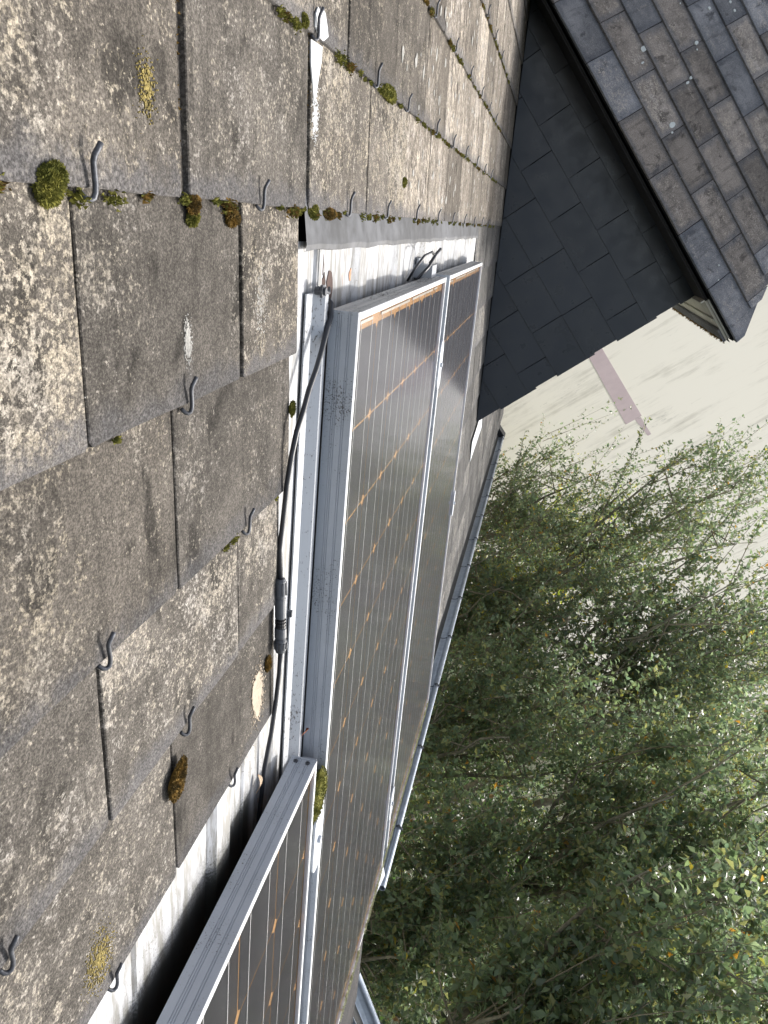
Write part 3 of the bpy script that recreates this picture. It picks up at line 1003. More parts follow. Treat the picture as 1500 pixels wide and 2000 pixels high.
# flashing at the foot of the cheek
q = MB()
q.add([rp(UC - 0.16, 0.86, 0.041), rp(UC + 0.35, 0.80, 0.041), rp(UC + 0.45, 0.93, 0.041), rp(UC - 0.13, 0.97, 0.041),
       rp(UC - 0.16, 0.86, 0.043), rp(UC + 0.35, 0.80, 0.043), rp(UC + 0.45, 0.93, 0.043), rp(UC - 0.13, 0.97, 0.043)], [(0, 1, 2, 3), (7, 6, 5, 4), (0, 4, 5, 1), (1, 5, 6, 2), (2, 6, 7, 3), (3, 7, 4, 0)])
q.build('pale_flashing', M_PALELEAD, house)
# dormer front wall
b = MB(); b.box((UC + 0.02, -0.597, -0.55), (UC + 1.88, -0.585, 0.62)); b.build('dormer_front', M_WHITEWOOD, house)
# eaves boards: side soffit coloured dark to hold the shade under the eave, paler front soffit
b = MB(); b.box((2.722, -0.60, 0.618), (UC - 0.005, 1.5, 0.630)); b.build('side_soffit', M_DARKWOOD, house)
b = MB(); b.box((2.735, -0.795, 0.620), (UC + 2.1, -0.607, 0.634)); b.box((2.722, -0.7945, 0.616), (2.7345, -0.607, 0.634)); b.build('front_soffit', M_WHITEWOOD, house)
b = MB(); b.box((2.725, -0.6065, 0.600), (2.98, -0.6005, 0.6178)); b.box((2.73, -0.700, 0.6105), (4.9, -0.690, 0.6175)); b.build('soffit_trim', M_WHITEWOOD, house)
q = MB(); q.box((2.728, -0.800, 0.606), (4.9, -0.742, 0.6165)); q.build('front_eave_slates', M_DORMER, house)
sp = moss_geo(lambda r: (Vector((r.uniform(2.73, 4.4), -0.80 + r.uniform(-.004, .01), 0.606)), Vector((0, -.2, -1))), 260, .010, 77, .0035)
tag(sp.build('hanging_moss', M_MOSSB, house), kind='stuff')
# dormer roof deck (facing slope, hipped front slope, far slope)
RA = 1.62                                                  # slope length eave to ridge
ridge_w = 0.818 - 0.505 * RA
E0 = DR_F @ Vector((-1.9, 0, -0.012)); E1 = DR_F @ Vector((0.812, 0, -0.012)); T1 = DR_F @ Vector((ridge_w, RA, -0.012)); T0 = DR_F @ Vector((-1.9, RA, -0.012))
far = lambda p: Vector((2 * T1.x - p.x, p.y, p.z))
b = MB()
b.add([E0, E1, T1, T0, far(E1), far(E0)], [(0, 1, 2, 3), (1, 4, 2), (4, 5, 3, 2), (0, 3, 5)])
b.build('dormer_roof_deck', M_DARKWOOD, house)
dr = None
b = MB(); b.add([E0 + Vector((0, 0, -.012)), E1 + Vector((0, 0, -.012)), far(E1) + Vector((0, 0, -.012)), far(E0) + Vector((0, 0, -.012))], [(0, 1, 2, 3)])
dr = b.build('dormer_roof', M_DARKWOOD, house)
for k in range(11):
    a0 = 0.157 * k - 0.004
    off = 0.055 if k % 2 == 0 else 0.2015
    js = [off + 0.2545 * q_ for q_ in range(-6, 4)]
    lim = 0.818 - 0.505 * max(0, a0)
    js = [j for j in js if j < lim - 0.02 and j > -1.5] + [lim + 0.004]
    for i in range(len(js) - 1):
        a, bb = js[i] + 0.0013, js[i + 1] - 0.0013
        L = 0.30 if a0 + .3 < RA else RA - a0
        po = slate_outline(bb - a, L, rnd, chip=0.0005, ear=0.003)
        cx = (a + bb) / 2
        if bb > lim - 0.4:
            wo = clip([(x + cx, y + a0) for x, y in po], (1, 0.46), 0.822 + 0.46 * 0 + (0.03 if i == len(js) - 2 else 0.03) - (0.008 if k == 0 else 0))
            if len(wo) < 3: continue
            po = [(x - cx, y - a0) for x, y in wo]
        me = slate_mesh('slate', po, M_DORMER_DUST if rnd.random() < 0.5 else M_DORMER, 0.0085, 0.0012)
        put_slate(me, DR_F, cx, a0, 0.010 + rnd.uniform(-.0012, .0012), 0.058, dr, rnd.uniform(-.003, .003), rnd.uniform(-.002, .002))
# hip-end slates seen edge-on below the front eave (small drips of moss and slate corners)
HF = frame((1, 0, 0), (0, 0.5, 0.866), (0, -0.866, 0.5), (2.70, -0.818, 0.645))
for k in range(5):
    for i in range(9):
        x0 = 0.0 + 0.2545 * i + (0.127 if k % 2 else 0)
        a0 = 0.157 * k
        left = a0 * 0.80
        right = 2 * (T1.x - 2.70) - a0 * 0.80
        if x0 + .25 < left + 0.02 or x0 > right: continue
        po = [(max(x0, left), a0), (min(x0 + .251, right), a0), (min(x0 + .251, right - .16), a0 + .2), (max(x0, left + .15), a0 + .2)]
        if po[1][0] - po[0][0] < .03 or po[2][0] - po[3][0] < .01: continue
        me = slate_mesh('slate', po, M_DORMER, 0.005, 0.0008)
        link(bpy.data.objects.new('slate', me), dr, HF @ Matrix.Translation((0, 0, 0.004)))
# white lichen spots on the dormer slates
for (x, y, r0, r1) in [(-0.395, 0.300, .011, .016), (-0.078, 0.245, .011, .018), (-0.052, 0.225, .004, .006), (-0.475, 0.20, .004, .006), (-0.35, 0.26, .004, .009), (-0.31, 0.58, .008, .011), (-0.285, 0.565, .004, .004),
                       (-0.56, 0.745, .006, .006), (-0.42, .80, .006, .007), (-0.405, 0.74, .007, .008), (-0.345, 0.87, .006, .006), (-0.385, 0.87, .006, .007), (0.18, 0.32, .007, .006), (-0.20, 0.46, .006, .009), (-0.19, 0.43, .005, .010), (0.12, .16, .006, .008),
                       (-0.58, 0.22, .008, .010), (-0.54, 0.16, .005, .006), (0.51, 0.11, .004, .004), (0.56, 0.07, .003, .004), (-0.62, 0.80, .006, .007), (0.03, 0.52, .004, .004), (-0.48, 0.60, .003, .003)]:
    q = MB(); q.prism(blob(x, y, r0, r1, 14, rnd, 0.12), -0.003, 0.0068)
    tag(q.build('lichen_spot', M_SPOT, dr, DR_F))

# ------------------------------------------------------------------ gutters
def gutter(name, label, a, bpt, side, upv, bracket_n, M=None, width=0.11, end=True):
    """a->b centre line of the trough mouth; side = outward unit vector, upv = up"""
    a, bpt = Vector(a), Vector(bpt)
    t = thing(name, label, 'gutter', (a + bpt) / 2, 'zinc gutters at the eaves')
    r = width / 2
    arc = [(-math.cos(math.pi * k / 14) * r, -math.sin(math.pi * k / 14) * r) for k in range(15)]
    arc2 = [(-math.cos(math.pi * k / 14) * (r + .0015), -math.sin(math.pi * k / 14) * (r + .0015)) for k in range(14, -1, -1)]
    q = MB(); q.extrude(arc + arc2, a, bpt, side, upv)
    q.build('trough', M_ZINC, t, smooth=False)
    l = side * r
    d = (bpt - a).normalized()
    q = MB()
    n_ = 14; rad = 0.0105
    vs = []
    for P in (a, bpt):
        for rr_ in (rad, rad * .78):
            for k in range(n_):
                an = 2 * math.pi * k / n_
                vs.append(P + l + side * (0.006 + rr_ * math.cos(an)) + upv * (rr_ * math.sin(an)))
    fs = []
    for k in range(n_):
        k2 = (k + 1) % n_
        fs += [(k, k2, 2 * n_ + k2, 2 * n_ + k), (n_ + k2, n_ + k, 3 * n_ + k, 3 * n_ + k2), (k2, k, n_ + k, n_ + k2), (2 * n_ + k, 2 * n_ + k2, 3 * n_ + k2, 3 * n_ + k)]
    q.add(vs, fs)
    q.build('rolled_lip', M_ZINC, t, smooth=False)
    L = (bpt - a).length
    q = MB(); q.extrude([(-r * .75, -r * .62), (-r * .3, -r * .93), (r * .35, -r * .92), (r * .72, -r * .66)], a + d * .05, bpt - d * .01, side, upv)
    q.build('sludge', M_GUTTERDIRT, t)
    for k in range(bracket_n):
        P = a + d * (0.26 + (L - 0.4) * k / max(1, bracket_n - 1))
        q = MB()
        pts = [P + side * (-r - .01) + upv * .012] + [P + side * (x * 1.03) + upv * (y * 1.03) for x, y in arc[::2]] + [P + l + side * .018 + upv * 0.002, P + l + side * .012 + upv * .014, P + l + side * -.004 + upv * 0.013, P + l - side * .008 + upv * .002]
        q.tube(pts, 0.0035, 6)
        q.build('bracket', M_HOOK, t)
    return t


LIPW, LIPH = 1.388, -1.118
gutter('eaves_gutter', 'long zinc gutter with brackets along the eaves behind the panels', wp(0.93, LIPW - 0.061, LIPH), wp(6.75, LIPW - 0.061, LIPH), Vector((0, -1, 0)), Vector((0, 0, 1)), 13)
# end stop of the far end
q = MB(); q.box((6.70, -LIPW - 0.01, LIPH - 0.07), (6.86, -LIPW + 0.12, LIPH + 0.012)); tag(q.build('gutter_end_stop', M_DARKWOOD), 'dark end box where the eaves gutter stops beyond the dormer', 'gutter end')
q = MB()
q.add([wp(0.72, 1.20, -1.02), wp(0.97, 1.22, -1.035), wp(0.97, LIPW - .01, LIPH + .008), wp(0.84, LIPW - 0.03, LIPH + .006), wp(0.72, 1.20, -1.023), wp(0.97, 1.22, -1.038), wp(0.97, LIPW - .01, LIPH + .005), wp(0.84, LIPW - .03, LIPH + .003)],
      [(0, 1, 2, 3), (7, 6, 5, 4), (0, 4, 5, 1), (1, 5, 6, 2), (2, 6, 7, 3), (3, 7, 4, 0)])
q.build('pale_flashing', M_PALELEAD, house)
# second gutter
A2 = rp(0.90, 2.19, 0.065); D2 = (ROOF.to_3x3() @ Vector((0.10, -1, -0.0 + 0.353))).normalized()
gutter('lower_gutter', 'short lower zinc gutter with open end at the bottom of the picture', A2, A2 + D2 * 1.3, Vector((1, 0, 0)), ROOF.to_3x3() @ Vector((0, 0.33, 0.94)), 1)


# ------------------------------------------------------------------ moss
def moss_clump(label, U, V, N, ru, rv, rn, m, seed, n=1500, group=None, tilt=0.0, h=0.0020):
    k0 = 0.50 if U < 0.1 and V < 0 else 0.75
    ru, rv, rn = ru * (k0 + .15), rv * k0, rn * k0 * .85
    r = random.Random(seed)
    lumps = [(Vector((r.uniform(-.5, .5) * ru, r.uniform(-.5, .5) * rv, r.uniform(0, .35) * rn)), r.uniform(.45, .75)) for _ in range(9)] + [(Vector((0, 0, 0)), .95)]
    cr, sr = math.cos(tilt), math.sin(tilt)
    core = MB()
    for cc, k in lumps:
        vs = []
        for i in range(5):
            for j in range(8):
                ph_ = math.pi * (i + .5) / 5; th_ = 2 * math.pi * j / 8
                vs.append(cc + Vector((ru * k * math.sin(ph_) * math.cos(th_), rv * k * math.sin(ph_) * math.sin(th_), rn * k * math.cos(ph_))) * 0.95)
        fs = [(i * 8 + j, i * 8 + (j + 1) % 8, (i + 1) * 8 + (j + 1) % 8, (i + 1) * 8 + j) for i in range(4) for j in range(8)] + [tuple(range(8)), tuple(32 + j for j in range(8))]
        core.add(vs, fs)

    def fn(r2):
        cc, k = r2.choice(lumps)
        z = r2.uniform(-0.15, 1); t_ = r2.uniform(0, 6.283); q_ = math.sqrt(max(0, 1 - z * z))
        nv = Vector((q_ * math.cos(t_), q_ * math.sin(t_), z))
        return cc + Vector((ru * k * nv.x, rv * k * nv.y, rn * k * nv.z)), nv
    tf = moss_geo(fn, int(n * 1.3), h, seed + 1, .0009)
    core.add(tf.v, tf.f)
    M = ROOF @ Matrix.Translation((U, -V, -N)) @ Matrix.Rotation(tilt, 4, 'Z')
    o = core.build('moss_clump', m, None, M)
    return tag(o, label, 'moss', group)


G = 'moss cushions on the slates and panels'
moss_clump('round bright green moss cushion at the left slate hook', -0.540, -0.131, 0.047, .017, .021, .017, M_MOSS, 11, 2600, G)
moss_clump('reddish brown moss tuft below the widest slate joint', -0.364, -0.126, 0.046, .011, .013, .010, M_MOSSB, 12, 1400, G)
moss_clump('small yellow-green moss tuft just under the reddish brown one', -0.362, -0.117, 0.048, .011, .010, .009, M_MOSS, 13, 1200, G)
moss_clump('brown moss tuft left of the second slate hook', -0.287, -0.119, 0.048, .015, .015, .012, M_MOSSB, 14, 1600, G)
moss_clump('olive moss mat filling the corner above the metal strip', -0.060, -0.128, 0.048, .026, .013, .011, M_MOSS, 15, 2000, G)
moss_clump('rust brown moss mat beside the hook above the metal strip', 0.010, -0.128, 0.047, .040, .011, .010, M_MOSSB, 16, 1600, G)
moss_clump('elongated brown moss lying diagonally on the lowest slates', -0.400, 0.352, 0.044, .013, .023, .009, M_MOSSB, 17, 1700, G, tilt=-0.9)
moss_clump('bright yellow-green moss on the clamp beside the nearest panel', -0.040, 0.650, 0.004, .034, .058, .020, M_MOSS, 18, 2600, G)
moss_clump('tiny dark moss tuft beside the cable connector', -0.150, 0.378, 0.047, .007, .012, .007, M_MOSSB, 19, 700, G)
moss_clump('small moss tuft in the joint of a streaked middle slate', 0.455, -0.185, 0.047, .014, .010, .008, M_MOSS, 20, 700, G)
moss_clump('moss cushion on the slate edge below the white dropping', -0.122, -0.294, 0.046, .012, .010, .009, M_MOSS, 21, 900, G)
moss_clump('pair of moss cushions on the second slate course', 0.270, -0.290, 0.046, .050, .012, .011, M_MOSS, 22, 1300, G)
moss_clump('small moss tuft on the left edge of the white sheet strip', -0.104, 0.078, 0.046, .005, .012, .006, M_MOSS, 23, 500, G)

segs = []   # joint moss along course edges: (U0,U1,V,density)
r_ = random.Random(5)
for (u0, u1, v, dens) in [(-0.62, -0.10, -0.131, 1.0), (-0.10, 0.9, -0.131, 1.0), (0.9, 2.6, -0.131, .5), (-0.33, 1.0, -0.290, .9), (1.0, 2.4, -0.290, .7), (0.4, 2.3, -0.457, .8), (0.8, 2.4, -0.632, .7),
                          (-0.60, -0.38, 0.017, .22), (-0.32, -0.12, 0.170, .5), (-0.6, -0.5, 0.170, .1), (-0.38, -0.12, 0.018, .06), (-0.62, -0.40, 0.308, .10)]:
    n_ = int((u1 - u0) * 34 * dens)
    for _ in range(n_):
        segs.append((r_.uniform(u0, u1), v + r_.uniform(-.001, .004), r_.uniform(.002, .0065) * (1.0 if v < 0 else .6)))


def mossfn(r):
    U, V, k = r.choice(segs)
    return Vector((U + r.gauss(0, k), -V + r.gauss(-.001, k * .45), -0.0475 + abs(r.gauss(0, k * .35)))), Vector((0, -.2, 1))


b = moss_geo(mossfn, 15000, 0.0022, 6)
tag(b.build('joint_moss', M_MOSS, roof, ROOF), kind='stuff')
segb = [q_ for q_ in segs if r_.random() < .25]


def mossfn2(r):
    U, V, k = r.choice(segb)
    return Vector((U + r.gauss(0, k), -V + r.gauss(-.001, k * .45), -0.0475 + abs(r.gauss(0, k * .4)))), Vector((0, -.2, 1))


b = moss_geo(mossfn2, 4500, 0.003, 8)
tag(b.build('joint_moss', M_MOSSB, roof, ROOF), kind='stuff')
# vertical joint debris in the two wide joints
b = moss_geo(lambda r: (Vector((r.choice([-0.377, -0.083]) + r.gauss(0, .0035), r.uniform(.13, .45), -.052)), Vector((0, 0, 1))), 260, .002, 9)
tag(b.build('joint_moss', M_MOSSB, roof, ROOF), kind='stuff')
# pale crust along the lower frame of the upper panels
pts = [(r_.uniform(0.0, 1.6), r_.uniform(.003, .010)) for _ in range(70)]


def palefn(r):
    U, k = r.choice(pts)
    return Vector((U + r.gauss(0, k * 2.2), -1.549 + r.gauss(0, .004), 0.0018)), Vector((0, 0, 1))


b = moss_geo(palefn, 6000, .0045, 10, .0016)
tag(b.build('frame_moss', M_MOSSP, P1, ROOF), kind='stuff')


# ------------------------------------------------------------------ lichen patches and dropping
def flakes(name, label, cat, U, V, su, sv, n, m, seed, N=0.0455, size=.0016, group=None, parent=None, tilt=0):
    r = random.Random(seed); b = MB()
    for _ in range(n):
        x, y = r.gauss(0, su), r.gauss(0, sv)
        q_ = math.exp(-(x * x / (2 * su * su) + y * y / (2 * sv * sv)) * .5)
        sz = size * r.uniform(.4, 1.2) * (0.5 + q_)
        po = blob(x, y, sz, sz, 6, r, .35)
        zt = N_z(y, V) if False else 0
        k = len(po); z0, z1 = -0.0006, 0.0003 + r.random() * .0004
        b.add([(px, py, z0) for px, py in po] + [(px, py, z1) for px, py in po], [tuple(range(k, 2 * k))] + [(i, (i + 1) % k, k + (i + 1) % k, k + i) for i in range(k)])
    M = ROOF @ Matrix.Translation((U, -V, -N)) @ Matrix.Rotation(-TILT, 4, 'X')
    o = b.build(name, m, parent, M)
    if label: tag(o, label, cat, group)
    return o


def nz(dv): return 0.0449 + dv * TILT      # depth of a slate's face dv above its lower edge


GL = 'lichen patches on the slates'
flakes('lichen_patch', 'yellow lichen rosette on the upper left slate above the moss cushion', 'lichen', -0.430, -0.192, .0060, .0085, 330, M_LICHY, 1, nz(.06), .0006, GL)
flakes('lichen_patch', 'large white crusty lichen on the left slate near the picture edge', 'lichen', -0.548, -0.018, .0100, .0115, 1000, M_LICHW, 2, nz(.035), .0010, GL)
flakes('lichen_patch', 'small white lichen streak right above a slate hook', 'lichen', -0.372, -0.030, .0032, .0085, 260, M_LICHW, 3, nz(.047), .0011, GL)
flakes('lichen_patch', 'yellow-brown lichen film on the slate at the bottom left', 'lichen', -0.530, 0.420, .010, .013, 600, M_LICHY, 4, nz(.04), .0006, GL)
flakes('lichen_patch', 'speckled white lichen beside the right edge of the slates under the metal strip', 'lichen', -0.215, -0.045, .011, .022, 420, M_LICHW, 5, nz(.062), .0008, GL)
q = MB(); rb = random.Random(12)
po = [(-.010, .030), (.004, .036), (.008, .022), (.012, .004), (.010, -.016), (.006, -.034), (-.002, -.044), (-.006, -.030), (-.010, -.018), (-.014, .000), (-.014, .016)]
po2 = []
for k in range(len(po)):
    (xa_, ya_), (xb_, yb_) = po[k], po[(k + 1) % len(po)]
    for t_ in (0, .25, .5, .75): po2.append((xa_ + (xb_ - xa_) * t_ + rb.uniform(-.0016, .0016), ya_ + (yb_ - ya_) * t_ + rb.uniform(-.0026, .0026)))
q.prism([(x * .62, y * .8) for x, y in po2[::-1]], -0.0004, 0.0006)
flakes('lichen_patch', 'broken rim of salmon-cream lichen around the crust by the connector', 'lichen', -0.180, 0.402, .0095, .0165, 750, M_LICHS, 41, nz(.06), .0014, GL)
tag(q.build('lichen_patch', M_LICHS, None, ROOF @ Matrix.Translation((-0.182, -0.400, -nz(.06))) @ Matrix.Rotation(-TILT, 4, 'X') @ Matrix.Diagonal((1.9, .95, 1, 1))), 'smooth salmon-cream lichen crust beside the cable connector', 'lichen', GL)
# pale flecks on the far slates
b = MB(); rf = random.Random(21)
for _ in range(150):
    row = rf.choice([(-.131, 0), (-.29, 1), (-.457, 2)])
    U = rf.uniform(0.35, 2.2); dv = rf.uniform(.012, .14)
    x, y, z = U, -row[0] + dv, -(SN + dv * TILT) + 0.0008
    po = blob(x, y, rf.uniform(.003, .011), rf.uniform(.003, .011), 8, rf, .35)
    b.add([(px, py, z) for px, py in po], [tuple(range(8))])
tag(b.build('pale_flecks', M_LICHW, roof, ROOF), kind='stuff')
# bird dropping over the slate edge
drop = thing('bird_dropping', 'splash of white bird dropping across the slate edge at the top', 'bird dropping', rp(-0.062, -0.285, 0.045))
q = MB(); q.prism([(-.010, .004), (-.004, -.002), (.004, -.003), (.012, .004), (.010, .012), (.006, .022), (.000, .025), (-.003, .020), (-.006, .022), (-.010, .014)], -.0005, .0008)
q.build('upper_splash', M_DROP, drop, ROOF @ Matrix.Translation((-0.070, 0.292, -0.0445)) @ Matrix.Rotation(-TILT, 4, 'X') @ Matrix.Diagonal((2.1, 1.0, 1, 1)))
q = MB(); q.prism([(-.011, .016), (-.010, -.004), (-.006, -.020), (-.003, -.034), (.001, -.036), (.004, -.022), (.008, -.008), (.012, .004), (.013, .017)], -.0006, .0008)
q.build('lower_splash', M_DROP, drop, ROOF @ Matrix.Translation((-0.066, 0.270, -0.0500)) @ Matrix.Rotation(-TILT, 4, 'X') @ Matrix.Diagonal((1.7, 1.0, 1, 1)))
flakes('spatter', None, None, -0.062, -0.222, .0060, .012, 240, M_DROP, 31, 0.0486, .0009, parent=drop)

# small litter
q = MB(); q.add([(-.008, -.004, 0), (.002, -.006, .003), (.009, 0, .001), (.003, .006, .004), (-.006, .004, .001)], [(0, 1, 2, 3, 4)])
tag(q.build('fallen_leaf', M_DRYLEAF, None, ROOF @ Matrix.Translation((-0.026, -0.555, -0.030)) @ Matrix.Rotation(.5, 4, 'X')), 'rust red dead leaf stuck at the corner of the nearest panel', 'leaf')
q = MB()
for k in range(6):
    t0, t1 = k / 6, (k + 1) / 6
    f0 = lambda t_: Vector((.006 * math.sin(t_ * 2.6), .026 * t_ - .013, .004 * math.sin(t_ * 3.1)))
    w0, w1 = .005 * math.sin(math.pi * (t0 * .9 + .05)), .005 * math.sin(math.pi * (t1 * .9 + .05))
    a_, b_ = f0(t0), f0(t1)
    q.add([a_ - Vector((w0, 0, -.001)), a_, a_ + Vector((w0, 0, .001)), b_ - Vector((w1, 0, -.001)), b_, b_ + Vector((w1, 0, .001))], [(0, 1, 4, 3), (1, 2, 5, 4)])
tag(q.build('fallen_leaf', simple('tan_leaf', (.45, .33, .22), .8), None, ROOF @ Matrix.Translation((-0.160, -0.548, -0.052))), 'curled tan leaf on the sheet metal above the nearest panel', 'leaf')

# ------------------------------------------------------------------ neighbour's house
NW = thing('neighbour_house', 'cream plastered house with a lilac painted band behind the trees', 'house', (12.5, -4, GZ))
PSI = math.radians(45)
dvec = Vector((math.sin(PSI), -math.cos(PSI), 0)); nvec = Vector((-math.cos(PSI), -math.sin(PSI), 0)); zv = Vector((0, 0, 1))
Pw = Vector((9.35, -1.95, 0))
NF = frame(dvec, zv.cross(dvec) if False else -nvec, zv, Pw)     # x = along the wall outwards, y = into the building, z = up
b = MB(); b.box((-5, 0, GZ), (30, 7.0, 4.2)); b.build('wall', M_PLASTER, NW, NF)
b = MB()
b.add([(-5.4, -.5, 4.1), (30.4, -.5, 4.1), (30.4, 3.5, 7.2), (-5.4, 3.5, 7.2), (30.4, 7.5, 4.1), (-5.4, 7.5, 4.1)], [(0, 1, 2, 3), (3, 2, 4, 5), (1, 4, 2), (0, 3, 5)])
b.build('roof', M_TERRA, NW, NF)
b = MB()
BP = [(-0.719, -0.147), (1.024, -0.216), (1.023, 0.016), (-0.662, 0.032)]      # band outline on the wall: along, height
x1, z1_ = 1.023, 0.016
(xa, za), (xb, zb), (xc_, zc_), (xd, zd) = BP
xe = -2.0; ze0 = za + (za - zb) / (xa - xb) * (xe - xa); ze1 = zd + (zd - zc_) / (xd - xc_) * (xe - xd)
b.add([(xe, -.004, ze0), (xb, -.004, zb), (xc_, -.004, zc_), (xe, -.004, ze1), (xe, 0, ze0), (xb, 0, zb), (xc_, 0, zc_), (xe, 0, ze1)],
      [(0, 1, 2, 3), (0, 4, 5, 1), (1, 5, 6, 2), (2, 6, 7, 3)])
b.add([(x1 + .0, -.003, z1_ - .10), (x1 + .55, -.003, z1_ - .07), (x1 + .55, -.003, z1_ - .02), (x1 + .02, -.003, z1_ - .02)], [(0, 1, 2, 3)])
b.build('painted_band', M_LILAC, NW, NF)

# ------------------------------------------------------------------ trees
GREENS = 1.08 * np.array([[.100, .138, .072], [.128, .165, .082], [.088, .125, .078], [.150, .188, .108], [.115, .148, .092], [.17, .178, .078]])
YEL = np.array([[.30, .25, .06], [.32, .19, .06], [.24, .25, .07]])


def leaf_arrays(P, Dv, Nv, size, tint):
    """folded leaves: 6 vertices, 4 quads' worth of shape in 4 tris"""
    n = len(P)
    Sv = np.cross(Dv, Nv)
    Sv /= np.linalg.norm(Sv, axis=1)[:, None] + 1e-9
    L = size[:, None]; W = L * 0.29
    base = P
    mid1 = P + Dv * L * .45 - Nv * L * .02
    tip = P + Dv * L - Nv * L * .16
    l1 = mid1 + Sv * W + Nv * W * .45; r1 = mid1 - Sv * W + Nv * W * .45
    V = np.stack([base, l1, tip, r1, mid1], 1).reshape(-1, 3)
    idx = np.arange(n)[:, None] * 5
    F = np.concatenate([idx + np.array([[0, 4, 1]]), idx + np.array([[1, 4, 2]]), idx + np.array([[0, 3, 4]]), idx + np.array([[3, 2, 4]])], 1).reshape(-1, 3)
    C = np.repeat(tint, 5, 0)
    return V, F, C


def fast_mesh(name, V, F, C, mats, mi=None):
    me = bpy.data.meshes.new(name)
    me.vertices.add(len(V)); me.vertices.foreach_set('co', V.astype(np.float32).ravel())
    me.loops.add(F.size); me.loops.foreach_set('vertex_index', F.astype(np.int32).ravel())
    me.polygons.add(len(F)); me.polygons.foreach_set('loop_start', np.arange(0, F.size, 3, dtype=np.int32)); me.polygons.foreach_set('loop_total', np.full(len(F), 3, dtype=np.int32))
    for m in mats: me.materials.append(m)
    if mi is not None: me.polygons.foreach_set('material_index', mi.astype(np.int32))
    at = me.attributes.new('tint', 'FLOAT_COLOR', 'POINT')
    at.data.foreach_set('color', np.concatenate([C, np.ones((len(C), 1))], 1).astype(np.float32).ravel())
    me.update(calc_edges=True)
    return me


def tube_arrays(A, B, ra, rb):
    """many straight 3-sided twigs"""
    D_ = B - A; D_ /= np.linalg.norm(D_, axis=1)[:, None] + 1e-9
    X = np.cross(D_, np.array([.3, .5, .81])); X /= np.linalg.norm(X, axis=1)[:, None] + 1e-9
    Y = np.cross(D_, X)
    rings = []
    for P, r in ((A, ra), (B, rb)):
        for k in range(3):
            an = 2.0944 * k
            rings.append(P + (X * math.cos(an) + Y * math.sin(an)) * r[:, None])
    V = np.stack(rings, 1).reshape(-1, 3)
    idx = np.arange(len(A))[:, None] * 6
    F = []
    for k in range(3):
        k2 = (k + 1) % 3
        F += [idx + np.array([[k, k2, 3 + k2]]), idx + np.array([[k, 3 + k2, 3 + k]])]
    return V, np.concatenate(F, 1).reshape(-1, 3)


LEAFM = []


